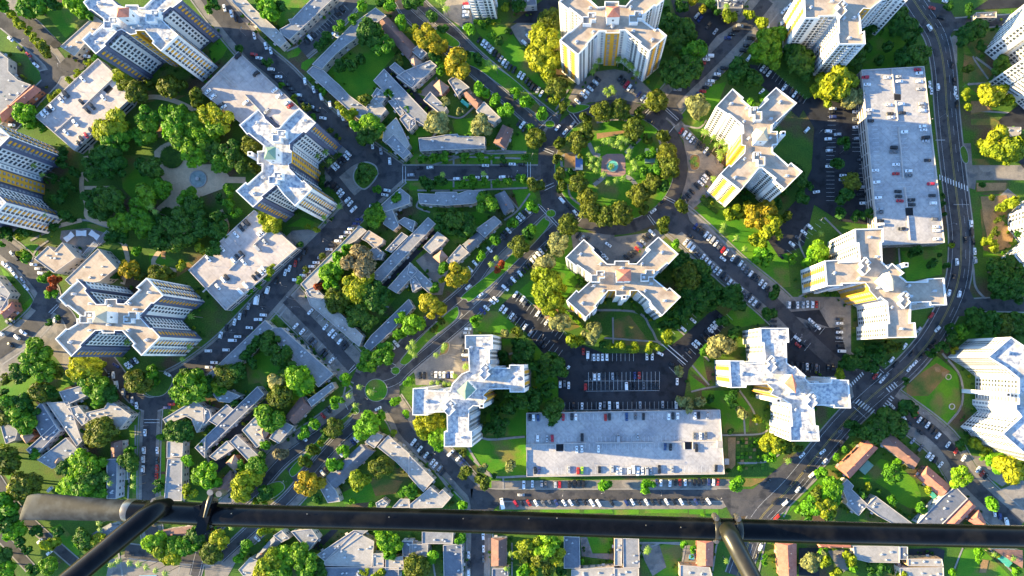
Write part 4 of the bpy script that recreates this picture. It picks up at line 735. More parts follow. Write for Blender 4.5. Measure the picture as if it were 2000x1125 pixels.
# ================================================================ TREES
def blob(rr, n_cl, n_leaf, flat=.8, leaf=.17):
    b = MB(); cl = []
    for i in range(n_cl):
        a = rr.uniform(0, 6.283); e = rr.uniform(-.25, 1.2); d = rr.uniform(.35, .72) if i else 0
        cl.append((Vector((math.cos(a)*math.cos(e)*d, math.sin(a)*math.cos(e)*d, math.sin(e)*d*flat)), rr.uniform(.26, .46)))
    for c, r in cl:
        k = int(n_leaf*r*r/(.36*.36))
        for j in range(k):
            v = Vector((rr.gauss(0,1), rr.gauss(0,1), rr.gauss(0,1)+.25)).normalized(); p = c+Vector((v.x, v.y, v.z*flat))*r*rr.uniform(.72, 1.06)
            if (p-c).length < r*.3: continue
            nn = (v+Vector((rr.uniform(-.6,.6), rr.uniform(-.6,.6), rr.uniform(-.6,.6)))).normalized(); q = nn.to_track_quat('Z', 'Y'); s = leaf*rr.uniform(.6, 1.25); t = rr.uniform(0, 6.28)
            b.add([p+q @ Vector((s*math.cos(t+k2*math.pi/2)*(.6 if k2 % 2 else 1), s*math.sin(t+k2*math.pi/2)*(.6 if k2 % 2 else 1), rr.uniform(-.02, .02))) for k2 in range(4)], [(0,1,2,3)])
    return b
rr = random.Random(3); CROWN = {}
for k in range(7):
    b = blob(rr, 9+k, 150)
    for c in LEAF: CROWN[(c, k)] = b.mesh('crown', M['leaf'+c])
for k in range(4):                                                 # full round crowns of the clipped street trees
    b = MB(); q_ = random.Random(90+k); lob = [(Vector((q_.gauss(0,1), q_.gauss(0,1), abs(q_.gauss(0,.8)))).normalized()*.62, q_.uniform(.30,.42)) for _ in range(16)]+[(Vector((0,0,.1)), .62)]
    for c_, r_ in lob:
        for j in range(int(900*r_*r_)):
            v = Vector((q_.gauss(0,1), q_.gauss(0,1), q_.gauss(0,1)+.3)).normalized(); p = c_+v*r_*q_.uniform(.8, 1.05); p.z *= .85
            nn = (v+Vector((q_.uniform(-.6,.6), q_.uniform(-.6,.6), q_.uniform(-.6,.6)))).normalized().to_track_quat('Z', 'Y'); s_ = .12*q_.uniform(.6, 1.25); t0 = q_.uniform(0, 6.28)
            b.add([p+nn @ Vector((s_*math.cos(t0+k2*1.571)*(.6 if k2 % 2 else 1), s_*math.sin(t0+k2*1.571)*(.6 if k2 % 2 else 1), 0)) for k2 in range(4)], [(0,1,2,3)])
    for c in 'OPLYG': CROWN[('r'+c, k)] = b.mesh('crown', M['leaf'+c])
tb = MB(); tb.tube((0,0,0), (.04,.02,.55), .075, .05, 7); tb.tube((.04,.02,.5), (.3,.1,.85), .04, .018, 5); tb.tube((.04,.02,.5), (-.22,.2,.85), .04, .018, 5); tb.tube((.04,.02,.52), (.0,-.26,.9), .035, .015, 5)
TRUNK = tb.mesh('trunk', M['bark'])
TREES = """a0|100,120,35Y 130,165,38Y 170,200,38Y 210,240,38Y 250,290,40Y 290,330,45Y 330,370,60O 240,50,90G 190,30,60L 400,30,60D 580,40,70L 640,90,60G 200,850,75L 250,900,40G 410,700,30Y 370,720,28Y 440,670,28Y 520,590,32Y 580,545,32Y 650,470,30Y 700,430,30G 860,570,50Y 890,610,35Y 1000,680,75O 930,650,50O 1100,620,40O 1250,640,75O 1290,600,40O 1350,620,45O 1440,690,60O 1450,750,55O 820,920,105Y 780,990,80Y 850,1040,90G 930,970,60G 1080,860,70G 1090,960,70G 1040,990,60G 1300,850,85G 1290,950,85L 1340,1030,85G 1420,900,65G 1460,980,65L 1430,1080,85G 1240,820,60G 330,940,35G 30,30,60G 120,840,25D 60,710,25L
a1|780,110,95D 700,190,85D 830,190,85D 800,50,80D 690,420,80D 780,400,90D 860,440,85D 730,480,70D 1130,180,70D 1070,160,60D 1100,380,85G 1180,330,70G 1040,460,75G 900,580,80G 1010,560,80G 1080,610,80G 1150,540,60D 1250,620,85D 1180,700,80D 1350,560,85D 1420,480,80D 1380,400,65G 1380,650,80D 1450,600,80D 1300,710,70D 840,700,60D 910,660,60D 1010,790,42L 960,930,62A 940,890,45A 1020,970,50O 1170,960,65O 1240,950,50O 1430,90,85L 1420,20,75L 1460,690,38Y 1480,760,42Y 1330,900,45Y 320,1000,38L 350,960,30G 170,680,48Y 410,1000,42R 380,1055,38R 410,1090,35L 200,840,50G 60,650,60D 200,640,60D 450,140,50D 430,400,55D 480,310,50D 860,970,40D 150,800,30Y 10,740,30L 500,540,55D 400,250,40D 480,60,40D 560,200,40D 540,330,35D 400,620,40D 300,600,35D
b0|70,30,50D 30,60,40G 410,20,50G 470,60,75L 510,110,60L 560,60,50D 1160,50,52L 1280,30,42D 1345,50,52L 1455,160,48L 1080,140,42G 1000,210,48G 910,290,48D 840,360,42D 1200,250,90D 1310,340,72G 1280,280,50G 1175,730,58O 1355,680,38G 880,670,32G 1050,830,52Y 1010,800,30Y 985,770,28Y 1110,910,52L 1210,910,62L 1260,970,60G 1200,1000,72D 1490,800,32G 130,880,90Y 60,850,80Y 90,960,70G 30,1010,60G 320,1020,55O 380,1080,32L 650,720,28Y 670,760,22Y 740,800,38O 1080,480,60D 980,500,52D 1150,440,50D 260,370,32D 460,470,38D 1430,430,40O 920,960,28O 560,620,25G 800,870,30G
b1|60,60,65D 200,60,70D 120,150,65G 260,160,65D 350,30,65O 370,180,52O 180,350,55G 180,440,55G 110,420,42D 220,520,52G 20,600,55L 110,540,60D 60,780,60D 100,640,65D 430,560,58Y 500,590,62Y 540,620,42Y 760,620,25Y 820,630,28Y 480,940,42Y 510,910,32Y 450,980,32G 390,1040,30G 340,1085,28G 1240,530,75G 1260,480,55D 1050,770,58L 1000,830,58L 920,950,75L 990,880,65L 940,1020,60L 1140,880,115T 835,1045,38R 1110,1030,85Y 1170,1000,75Y 1200,1100,75Y 1240,1060,70D 980,1100,60O 1330,1090,50D 690,1010,30G 750,930,28O 870,830,30O 700,740,32D 1190,220,65D 1150,260,45D 860,270,35D 830,110,35D 1400,400,45G 1270,350,35G
b2|1110,20,90Y 1190,60,105Y 970,110,72O 950,60,60O 1250,110,80D 1130,210,80D 1200,250,65D 1090,260,50D 480,420,75D 400,400,60D 560,500,72D 300,500,55D 350,560,50D 230,620,65D 150,650,72O 110,720,55Y 140,765,50G 540,700,65P 560,800,82O 690,680,95L 720,710,72L 640,620,65D 480,960,92G 440,930,60G 520,1000,52D 810,1000,52L 720,1075,48L 960,830,55L 1050,670,48L 950,1030,62O 920,1070,42O 1200,1000,88L 1160,1050,62L 1300,940,42L 1400,840,45L 1480,695,38L 1475,930,35L 1395,1070,28Y 220,850,38D 10,730,62D 630,330,18D 665,370,18D 710,410,18D 750,455,18D 800,490,18D 820,530,22D 870,580,22D 1220,540,65G 1300,500,65G 1350,450,55G 1160,570,52G 1450,240,48L 1430,350,52G 50,690,40D 340,460,50D 590,590,50D
b3|30,370,82L 50,430,60L 450,160,48G 280,330,48G 380,320,62G 430,250,38D 560,220,55T 370,390,62Y 300,440,85Y 260,520,62Y 420,530,52D 480,500,52D 380,575,32Y 440,575,32Y 1030,195,50L 950,290,58L 775,435,88A 740,270,48O 800,190,52O 840,550,48D 1140,420,72Y 1290,330,78O 1490,520,52G 1080,570,28L 1220,600,32G 850,140,32Y 110,860,62Y 60,950,72O 60,780,42G 330,900,52G 250,980,42L 480,780,32Y 430,790,42Y 500,1010,92Y 600,980,82L 680,950,82G 560,1080,92G 750,1040,92G 820,1080,62D 430,1100,62Y 1330,870,65L 1340,960,55L 1380,900,62L 1290,820,50L 1180,1100,42Y 1260,1110,52Y 1480,1080,42G 880,90,40D 900,60,30O 1420,300,30D
a2|370,50,32L 290,470,82G 250,560,85G 330,620,82G 150,640,62D 120,590,52D 300,770,65O 390,760,52D 440,620,42O 640,570,95Y 590,620,72Y 690,650,75Y 730,740,82G 680,720,72G 790,780,65D 740,850,48G 720,560,55Y 1110,640,52G 1000,690,72O 1060,700,62O 1150,690,42G 1400,740,112G 1340,790,72G 1450,700,72G 1380,670,62D 60,870,72G 120,900,82G 40,930,82O 180,1000,72G 170,840,62D 60,680,42O 780,1050,85O 700,1100,62O 600,1060,28D 1290,1060,72D 1350,1040,62D 1180,1090,32G 430,230,25D 370,270,28D 240,400,40G 30,800,50D 250,920,50D
a3|740,70,92O 1280,60,82D 1350,80,62D 1170,95,32G 950,200,48G 950,290,62D 620,270,72L 680,300,82G 560,400,72L 620,460,92G 520,470,82L 680,430,82D 600,520,72L 720,500,62G 500,330,62D 180,460,92O 130,500,62Y 240,440,62O 230,540,62O 60,280,92O 30,230,62Y 1385,285,52L 1480,390,62G 1385,520,58Y 1180,470,48D 120,780,62L 90,830,52L 150,870,52D 370,870,58Y 430,800,52D 620,850,72D 580,880,42L 660,910,52Y 740,880,62Y 1130,880,72L 1200,930,72Y 1290,900,62G 1270,970,62Y 1370,890,62G 1430,850,62D 1440,900,52G 30,640,100G 60,720,82D 30,1060,62L 70,1090,52G 370,1050,62G 250,1090,52D 20,980,62D 260,230,45G 350,600,40D 1460,780,40G 1480,150,35D 110,250,45G 200,940,40D 280,780,50D
c0|140,270,82A 210,340,62A 355,470,92A 160,140,48D 235,210,38D 440,230,52L 535,190,38G 605,260,38G 645,310,38D 500,440,48D 430,395,32D 35,230,42Y 180,410,42D 240,520,48G 225,450,32G 530,650,58L 625,735,52L 720,830,58L 785,680,45L 860,755,58L 955,845,52L 885,950,42G 205,910,80P 530,930,78P 275,750,38P 370,810,32P 1080,640,75O 1070,750,45Y 1120,790,45O 1030,140,75O 1000,330,105Y 960,430,95Y 1020,500,85Y 950,270,65Y 1090,430,55Y 690,60,35Y 925,1015,62O 580,160,30D 720,230,28D 780,40,45D 30,40,60D 80,20,50G 820,60,50D 480,1010,28D 960,220,50Y 1010,580,45Y
d0|830,110,55Y 985,110,48Y 1075,170,58Y 650,70,42A 570,20,40A 1110,300,88G 1150,400,88G 1060,380,75G 1190,270,65G 420,520,88D 540,480,92D 480,560,85D 580,400,88G 450,300,72D 400,180,72D 900,520,72D 1010,590,65D 1350,450,92D 1400,500,75D 600,790,80P 310,745,68O 1000,760,48G 1080,740,42G 1480,690,55Y 480,40,50D 520,220,70D 380,90,50D 690,30,40D 880,600,45D 1300,380,60D 740,90,35D
e0|120,620,110Y 40,640,80Y 200,600,75Y 220,720,62P 310,700,60P 60,760,42Y 620,430,65D 720,400,72D 560,200,62D 650,220,65D 580,130,62D 1070,250,62D 1150,220,62D 1250,690,82Y 1320,650,52Y 1390,750,48Y 1075,685,38Y 1085,790,35Y 1290,1030,92Y 1350,1090,72Y 1230,1080,62Y 950,60,38D 1090,70,42D 190,1040,52D 1320,490,65D 280,430,65D 370,230,52D 500,350,55D 660,330,50D 440,450,50D 720,250,40D 1180,330,40D 1090,520,35O 1030,330,30D 350,350,50D 1100,200,35D 1480,1050,50O
e1|130,160,52D 230,290,62O 200,400,62D 140,520,52D 280,520,52D 360,500,52D 1290,60,82Y 1390,60,92Y 1390,440,62Y 1330,480,42Y 1245,720,42Y 1265,765,38Y 1190,725,32Y 1300,930,82D 1400,900,82D 1460,1000,92D 1380,1060,82D 1320,1020,72D 960,745,28Y 1480,640,42D 1280,650,35O 1190,310,25D 900,380,25D 905,450,25D 910,520,22D 880,820,25D 700,800,55D 820,880,45D 930,900,30D 1260,400,28O 1310,570,25O
o|240,300,92L 140,390,72L 100,420,52L 300,340,50L 210,360,60L
d1|840,520,55Y 900,490,52Y 960,480,62A 1010,510,72A 1100,490,75A 1060,560,85A 1130,600,82Y 1170,640,62Y 1180,570,52Y 1020,700,52Y 1060,750,58Y 1080,820,62L 1130,850,52L 1255,540,48O 1370,380,55D 1290,840,42G 1400,850,62L 1480,770,62L 1480,860,52L 1440,800,52L 450,740,42L 530,980,95O 470,900,65D 610,930,72D 560,1060,75D 690,1060,65D 760,1100,62D 45,520,80O 490,468,60O 375,590,58O 200,490,42O 1330,250,80D 1260,320,60D 1400,300,50D 1300,180,60D 1200,430,45D 960,400,40D 640,1000,60D 500,830,40D 65,530,60O
c1|100,120,42G 180,110,42G 240,100,42G 420,110,38G 520,110,42G 840,105,32G 110,290,52D 230,280,52D 160,310,52D 385,300,38G 470,290,48G 540,285,38G 640,300,32G 720,280,42G 820,275,42G 570,450,80G 560,400,52D 900,450,48L 760,595,48G 630,705,52G 520,830,42L 340,560,82D 250,590,62D 420,600,72D 300,640,62D 390,660,50D 800,755,65O 870,660,52D 890,640,52G 245,915,52G 350,970,88A 235,1000,30Y 175,1065,40G 680,885,34R 635,930,30R 660,912,26O 1100,740,68P 1050,780,52P 990,900,75P 950,960,62Y 1020,1020,95Y 1060,1080,82Y 980,1080,72Y 1260,1020,32D 915,290,60O 1320,500,68O 1440,535,70O 1160,600,65O 600,110,25G 690,110,28D 260,130,30G 1240,960,30G
c2|1010,60,95Y 1050,150,72Y 960,20,72Y 155,135,88A 30,280,68L 475,240,50L 170,310,32O 235,250,38O 790,340,48O 700,350,32P 1100,260,68P 1340,330,75P 1200,390,62Y 1260,380,45Y 830,480,82D 900,560,62D 1020,560,72D 1090,600,72D 780,440,62D 1000,740,62D 780,830,90D 900,820,65D 1060,900,75D 1060,960,55D 660,1000,65D 640,900,50D 110,1000,75Y 180,1000,65Y 230,1090,65L 110,1050,60Y 950,660,55D 1060,520,55D 700,500,45D 720,900,60D 740,760,50D 1480,440,28Y 590,1050,50D 1420,420,30D
d2|400,355,52Y 440,290,48D 270,430,55Y 150,460,48Y 45,440,42Y 340,290,52D 500,200,65D 600,100,85D 670,60,72D 560,60,72D 850,60,72D 900,110,62D 770,440,85P 840,430,62P 650,465,48G 470,620,48P 540,850,62P 620,840,52P 490,850,42P 870,810,62D 930,920,55P 1040,970,45Y 1120,180,58D 880,340,62D 1170,60,52D 700,150,60D 780,100,55D 480,120,50D 400,200,45D 600,190,50D 800,270,45D 850,1060,30D 700,820,40D 530,690,15D 900,740,25D 1180,20,40D
e2|270,530,85D 360,560,72D 200,590,52D 500,460,62O 420,470,62D 1030,330,62G 980,370,52D 900,430,52D 820,500,42D 1150,230,72D 1250,270,82D 1350,290,72O 1450,260,82D 640,690,32D 640,880,62D 700,900,42D 480,970,82D 400,1030,92D 560,1000,72D 150,640,52Y 310,1060,62D 1450,330,60D 1180,310,50D 940,300,40D 560,430,40O 340,470,40D 200,520,45D 600,920,40D 1080,300,45D 1400,40,60D 1300,60,45D 1450,100,40D 980,460,30A
c3|130,60,85Y 200,110,65L 245,160,52L 430,370,55O 535,450,60O 525,330,38P 735,315,55P 390,600,45L 1430,460,58L 360,850,42L 190,980,52L 50,1050,85O 20,520,52G 830,940,62Y 900,900,72Y 870,960,62O 1000,900,92L 980,980,72O 1060,960,72Y 830,1080,62L 900,1100,62Y 1000,1060,62O 400,215,32O 1260,1020,22L 670,90,40D 30,470,40G 390,860,25D 385,970,20D 385,1050,20D 70,290,18D 110,330,18D 620,390,25D 1100,1100,45D
d3|230,450,58L 875,445,60L 915,340,30L 1150,160,75Y 1100,130,52Y 1210,180,58Y 1290,170,52O 1145,265,52L 1350,180,32O 1440,600,75L 1480,520,62O 1420,680,52G 510,890,32L 570,920,32L 1440,1030,65P 1490,980,52P 1090,1020,28L 1030,140,20G 1350,630,32L 940,320,18G 830,350,25D 1010,170,14G 960,230,14G 1050,250,14G 940,140,14G 1490,400,18G 45,920,15D 45,980,15D 650,680,14L 1110,980,20G
e3|20,370,42L 100,480,72L 60,520,62L 130,545,52L 40,620,82Y 60,660,62D 120,250,32L 190,190,32G 535,375,65G 525,570,48G 745,610,48G 345,475,30Y 1035,410,68L 1250,600,55L 1380,320,115Y 1300,290,72L 1450,370,62Y 1150,180,42Y 1130,130,42Y 1210,200,42Y 300,60,82D 250,30,62D 480,60,60D 570,40,62D 310,515,42D 795,490,38Y 575,290,28L 210,1010,52Y 20,1010,62Y 20,940,42L 240,1060,42L 1160,950,48L 1155,1010,28L 970,1100,42L 100,1110,52Y 1430,1080,38L 600,1110,42Y 380,60,60D 430,500,25D 800,520,20L 620,330,22Y 460,1060,55D 380,1080,40D 1300,970,25Y 1040,150,45D 1200,250,30L
t|415,245,64O 575,190,88O 750,180,88O 930,200,68O 455,370,80O 890,360,98O 330,490,88O 170,505,75O 1175,440,78O 1005,475,54O 140,640,55O 1210,600,84O 1235,740,94O 145,810,68O 180,925,68O 350,915,88O 440,1030,88O 1060,900,84O 1190,920,74D 930,1010,98O 1070,610,60G 990,780,60G 1100,790,70G 370,620,32Y 375,790,32Y 950,640,45G 1010,620,40L 900,480,40D 1120,690,45D 1140,830,50D 280,780,50D 440,700,35D"""
TR = []
for ln in TREES.strip().split('\n'):
    tl, s = ln.split('|')
    for x, y, r, c in re.findall(r'(-?\d+),(-?\d+),(\d+)([A-Z])', s):
        px, py = PX(tl, float(x), float(y)); r = float(r)/TILE[tl][2]
        if any((px-q[0])**2+(py-q[1])**2 < (.42*min(r, q[2]))**2 for q in TR): continue
        TR.append((px, py, r, c))
def tree_geo(px, py, r):
    R = r*S*(1.16 if r < 19.5 else 1.08); z = 1.6+R*.85 if R > 2.2 else R*.8
    p = W(px, py, z); return p, R*(H-z)/H
def hit(p, margin):                                                # crown centre standing inside a tower
    return any(inside(p, t) for t in TOWERS)
TR.sort(key=lambda t: -t[2]); LK = {'G': 'green tree', 'L': 'bright lime green tree', 'Y': 'yellowish green tree', 'O': 'olive green tree', 'D': 'dark green tree', 'A': 'golden yellow tree', 'R': 'red leaved tree', 'P': 'pale sage tree', 'T': 'bare looking tan tree'}
lab = []; rest = []
for i, (px, py, r, c) in enumerate(TR):
    p, R = tree_geo(px, py, r); rot = random.uniform(0, 6.28); v = random.randrange(7); hz = random.uniform(.8, 1.05)
    if i < 300:
        t = empty('tree', (p.x, p.y, 0)); link('trunk', TRUNK, t, (0,0,0), (0,0,rot), (R, R, (p.z+R*.1)/.55*.9))
        link('crown', CROWN[('r'+c, v % 4)] if (c == 'O' or (c in 'PLYG' and v < 3 and r < 18)) else CROWN[(c, v)], t, (0,0,p.z), (0,0,rot), (R*1.12, R*1.12, R*hz)); lab.append((t, ('large ' if r > 21 else 'small ' if r < 15.5 else '')+LK[c], px, py, 'tree', 'trees among the buildings'))
    else: rest.append((p, R, rot, v, hz, c))
label_all(lab)
q = random.Random(77)
def free(v): return not any(inside(v, b_) for b_ in LOWP) and not hit(v, 0)
for pl_ in LOWP:                                                   # shrubs planted along the house walls
    for i in range(len(pl_)):
        a, e = pl_[i], pl_[(i+1) % len(pl_)]; L = (e-a).length; d = (e-a).normalized(); nv = Vector((d.y, -d.x))
        for j in range(int(L/3.4)):
            if q.random() < .5: continue
            v = a+d*(3.4*j+q.uniform(.5, 3))+nv*q.uniform(1.5, 3.0)
            if free(v): R = q.uniform(.7, 1.5); rest.append((Vector((v.x, v.y, R*.7)), R, q.uniform(0, 6), q.randrange(4), .9, q.choice('DDGGYO')))
for pl_ in TOWERS:
    c_ = centroid(pl_)*.905
    for i in range(len(pl_)):
        a, e = pl_[i], pl_[(i+1) % len(pl_)]; L = (e-a).length; d = (e-a).normalized(); nv = Vector((d.y, -d.x))
        for j in range(int(L/3)):
            v = a+d*(3*j+q.uniform(0, 2))+nv*q.uniform(1.6, 4.0); R = q.uniform(.8, 1.6)
            if q.random() < .55 and not hit(v, 0): rest.append((Vector((v.x, v.y, R*.7)), R, q.uniform(0, 6), q.randrange(4), .9, q.choice('DDGGY')))
# the many smaller trees and shrubs beyond the 300 largest: one object
sv = []; sf = []; sm = []; keys = list(LEAF); small = [blob(random.Random(50+k), 5, 60, leaf=.24) for k in range(4)]
for p, R, rot, v, hz, c in rest:
    b = small[v % 4]; cs, sn = math.cos(rot), math.sin(rot); o = len(sv); R *= 1.15
    sv += [(p.x+(x*cs-y*sn)*R, p.y+(x*sn+y*cs)*R, p.z+z_*R*hz) for x, y, z_ in b.v]; sf += [tuple(o+i for i in f) for f in b.f]; sm += [keys.index(c)]*len(b.f)
if sv:
    me = bpy.data.meshes.new('small_trees'); me.from_pydata(sv, [], sf); [me.materials.append(M['leaf'+c]) for c in keys]; me.polygons.foreach_set('material_index', sm)
    tag(link('small_trees', me), 'small trees and shrubs scattered along the streets and house walls', 'small trees', kind='stuff')

# palms: slender trunk, drooping fronds
def frond_mesh(n, seed, up=.35):
    q = random.Random(seed); b = MB()
    for i in range(n):
        a = 2*math.pi*i/n+q.uniform(-.15, .15); L = q.uniform(.85, 1.1); u = q.uniform(up-.25, up+.35); pr = None
        for s in range(5):
            t = s/4; w_ = .12*math.sin(.35+2.6*t) if s < 4 else .02; rad = L*t; z = u*t-.9*t*t*L
            c = Vector((math.cos(a)*rad, math.sin(a)*rad, z)); sd = Vector((-math.sin(a), math.cos(a), 0))*w_
            cu = (c-sd-Vector((0,0,w_*.5)), c, c+sd-Vector((0,0,w_*.5)))
            if pr: b.add([*pr, *cu], [(0,1,4,3), (1,2,5,4)])
            pr = cu
    return b.mesh('fronds', M['palmleaf'])
FR = [frond_mesh(11+k, k) for k in range(3)]
pb = MB(); pb.tube((0,0,0), (.0,0,.5), .26, .17, 7, caps=False); pb.tube((0,0,.5), (.0,0,1), .17, .15, 7)
PTR = pb.mesh('trunk', M['palmbark'])
PALMS = """t|600,470,10 650,470,11 740,490,11 780,450,10 820,470,10 530,550,9 850,570,9 480,650,9 540,700,9 470,720,9 520,760,8 890,680,9 910,730,9 840,620,8 600,800,9 640,880,9 720,860,9 790,840,8 770,540,8 670,720,8 450,600,8 860,780,8 690,510,8 560,650,8
c0|580,455,9 630,490,10 240,20,9 210,0,9 265,60,9 1440,660,7 1480,640,7 1460,690,6 1495,665,7 1360,480,14 1340,520,13 1390,440,13
d0|825,40,16 680,970,14 730,1000,14 790,1040,14 750,1060,14 820,1090,14 770,1110,13 660,960,12 75,440,13 110,470,13 130,490,12 165,535,12 30,430,12 40,1000,7 20,1060,7
d1|805,600,11 900,690,12 590,110,6 600,150,6 570,130,6 790,640,9 730,260,9 780,100,12 800,60,12 820,20,12 960,770,9
c1|240,225,12 540,220,12 635,840,11 598,885,11
c2|260,430,6 240,465,6 195,500,6 410,585,7 20,410,9 30,440,8 160,705,6 205,705,6 255,712,6 290,715,6 330,655,6 10,480,8 35,500,8 250,450,6
b2|1130,735,12 1055,800,12 1210,775,13 1100,870,12 1490,445,11 1290,180,9
a3|768,415,12 800,450,12 970,405,12 970,470,12 720,740,10 725,790,10 805,1050,14 860,1020,14 945,1035,14 1010,1045,14 1065,1065,14 1135,1090,14 1205,1110,14 830,1045,13
d3|1280,285,10 250,930,10 825,1020,11 240,950,9
c3|710,1075,11 740,965,7
e3|1290,970,10 1430,1000,10
b3|190,775,11 1475,510,4
a1|1130,500,12 1100,465,12 240,160,16 250,540,14 310,520,14 300,230,14 190,350,10
b1|880,60,14 820,90,13 870,540,13 910,130,11 980,460,8
a2|925,405,14 1390,215,13 1380,440,14 1330,530,14 920,705,6 940,720,6
e1|15,660,5"""
lab = []
for ln in PALMS.split('\n'):
    tl, s = ln.split('|')
    for x, y, h in re.findall(r'(-?\d+),(-?\d+),(\d+)', s):
        h = float(h); p = TW(tl, float(x), float(y), h); t = empty('palm_tree', (p.x, p.y, 0)); q = random.uniform(2.1, 2.8)*(1.0 if h > 6.5 else .9)
        link('trunk', PTR, t, (0,0,0), None, (1, 1, h)); link('fronds', random.choice(FR), t, (0,0,h), (0,0,random.uniform(0,6)), (q, q, q*.8))
        px, py = PX(tl, float(x), float(y)); lab.append((t, 'tall slender palm' if h > 9.5 else 'short pale palm', px, py, 'palm tree', 'palms in the park and by the towers'))
label_all(lab)

# ================================================================ CARS
COL = dict(w=((.78,.78,.78), 'white'), s=((.36,.37,.39), 'silver'), g=((.13,.135,.145), 'grey'), k=((.018,.019,.022), 'black'), b=((.03,.06,.16), 'dark blue'), r=((.42,.02,.025), 'red'), y=((.35,.62,.03), 'lime green'))
PAINT = {k: mat('car_paint_'+v[1].replace(' ', '_'), v[0], rough=.3, spec=.5, rnd=.25 if k in 'sgb' else .1) for k, v in COL.items()}
def car_body(kind):
    L, Wd = {'sedan': (4.7, 1.82), 'suv': (4.75, 1.92), 'van': (5.2, 2.0), 'pickup': (5.5, 1.98), 'truck': (7.0, 2.3)}[kind]
    # stations: x, half width, sill z, waist z, roof z, roof half width
    st = {'sedan': [(-.5,.40,.45,.78,.80,.30),(-.47,.46,.32,.95,.97,.36),(-.33,.5,.28,1.0,1.02,.39),(-.20,.5,.28,1.0,1.42,.36),(.08,.5,.28,.98,1.46,.36),(.22,.5,.28,.95,.99,.40),(.44,.47,.30,.80,.82,.38),(.5,.38,.40,.62,.64,.30)],
          'suv': [(-.5,.43,.45,.95,.97,.36),(-.48,.48,.34,1.05,1.45,.38),(-.40,.5,.3,1.1,1.72,.40),(-.15,.5,.3,1.1,1.78,.41),(.12,.5,.3,1.08,1.72,.40),(.25,.5,.3,1.05,1.10,.42),(.45,.48,.32,.95,.98,.40),(.5,.40,.42,.75,.77,.33)],
          'van': [(-.5,.45,.4,1.1,1.8,.41),(-.48,.5,.34,1.2,1.95,.44),(-.2,.5,.3,1.2,2.0,.44),(.1,.5,.3,1.2,2.0,.44),(.28,.5,.3,1.15,1.9,.42),(.38,.5,.3,1.05,1.12,.42),(.47,.48,.32,.95,.98,.40),(.5,.42,.42,.75,.77,.35)],
          'pickup': [(-.5,.46,.5,1.0,1.02,.44),(-.49,.49,.4,1.05,1.07,.46),(-.13,.49,.34,1.08,1.10,.46),(-.09,.49,.34,1.08,1.72,.40),(.10,.49,.34,1.08,1.76,.40),(.22,.49,.34,1.05,1.10,.42),(.44,.48,.36,1.0,1.02,.40),(.5,.42,.45,.8,.82,.34)],
          'truck': [(-.5,.48,.6,1.4,3.0,.46),(-.49,.5,.5,1.5,3.1,.48),(-.1,.5,.45,1.5,3.1,.48),(.18,.5,.45,1.5,3.1,.48),(.2,.48,.4,1.3,2.2,.40),(.36,.48,.4,1.2,2.1,.40),(.46,.47,.4,1.1,1.2,.38),(.5,.42,.45,.9,.95,.36)]}[kind]
    b = MB(); V = []
    for x, hw, z0, z1, z2, rw in st:
        X = x*L; a = hw*Wd; r = rw*Wd; V.append([(X,-a*.9,z0),(X,-a,z0+.15),(X,-a,z1-.08),(X,-a*.93,z1),(X,-r,z2),(X,r,z2),(X,a*.93,z1),(X,a,z1-.08),(X,a,z0+.15),(X,a*.9,z0)])
    n = 10
    vs = [v for r in V for v in r]; fs = [(i*n+j, (i+1)*n+j, (i+1)*n+j+1, i*n+j+1) for i in range(len(V)-1) for j in range(n-1)]
    fs += [(i*n+n-1, (i+1)*n+n-1, (i+1)*n, i*n) for i in range(len(V)-1)]; b.add(vs, fs); b.add(V[0], [tuple(range(n))]); b.add(V[-1], [tuple(range(n))[::-1]])
    for sx in (-.31, .31):
        for sy in (-1, 1): b.tube((sx*L, sy*Wd*.40, .33), (sx*L, sy*Wd*.505, .33), .33, .33, 10, 1)
    def pane(i, j, ins=.06, zt_=.012, y=.86):                      # glass laid just above the sloping panel between stations i and j
        x0, x1 = st[i][0]*L, st[j][0]*L; r0, r1 = st[i][5]*Wd*y, st[j][5]*Wd*y; z0, z1 = st[i][4], st[j][4]
        nx, nz = -(z1-z0), (x1-x0); l = math.hypot(nx, nz); nx, nz = nx/l*.02, nz/l*.02
        f = lambda t: (x0+(x1-x0)*t+nx, z0+(z1-z0)*t+nz, r0+(r1-r0)*t)
        m_ = MB(); a = f(.06); c = f(.92); m_.add([(a[0],-a[2],a[1]), (c[0],-c[2],c[1]), (c[0],c[2],c[1]), (a[0],a[2],a[1])], [(0,1,2,3)]); return m_
    front = {'sedan': (4,5), 'suv': (4,5), 'van': (4,5), 'pickup': (4,5), 'truck': (5,6)}[kind]; back = {'sedan': (2,3), 'suv': (1,2), 'van': (0,1), 'pickup': (2,3), 'truck': None}[kind]
    side = MB(); a0, a1 = {'sedan': (3,4), 'suv': (2,4), 'van': (3,4), 'pickup': (3,4), 'truck': (4,5)}[kind]
    for sy in (-1, 1):
        p = [(st[a0][0]*L, st[a0][1]*Wd*.93, st[a0][3]+.04), (st[a1][0]*L, st[a1][1]*Wd*.93, st[a1][3]+.04), (st[a1][0]*L, st[a1][5]*Wd+.01, st[a1][4]-.06), (st[a0][0]*L, st[a0][5]*Wd+.01, st[a0][4]-.06)]
        side.add([(x, sy*(y+.012), z+.012) for x, y, z in p], [(0,1,2,3)])
    return b, pane(*front), (pane(*back) if back else None), side
CARB = {k: car_body(k) for k in ('sedan', 'suv', 'van', 'pickup', 'truck')}; CMESH = {}
def cmesh(kind, c):
    if (kind, c) not in CMESH: CMESH[(kind, c)] = CARB[kind][0].mesh('car_body', [PAINT[c], M['tyre']])
    return CMESH[(kind, c)]
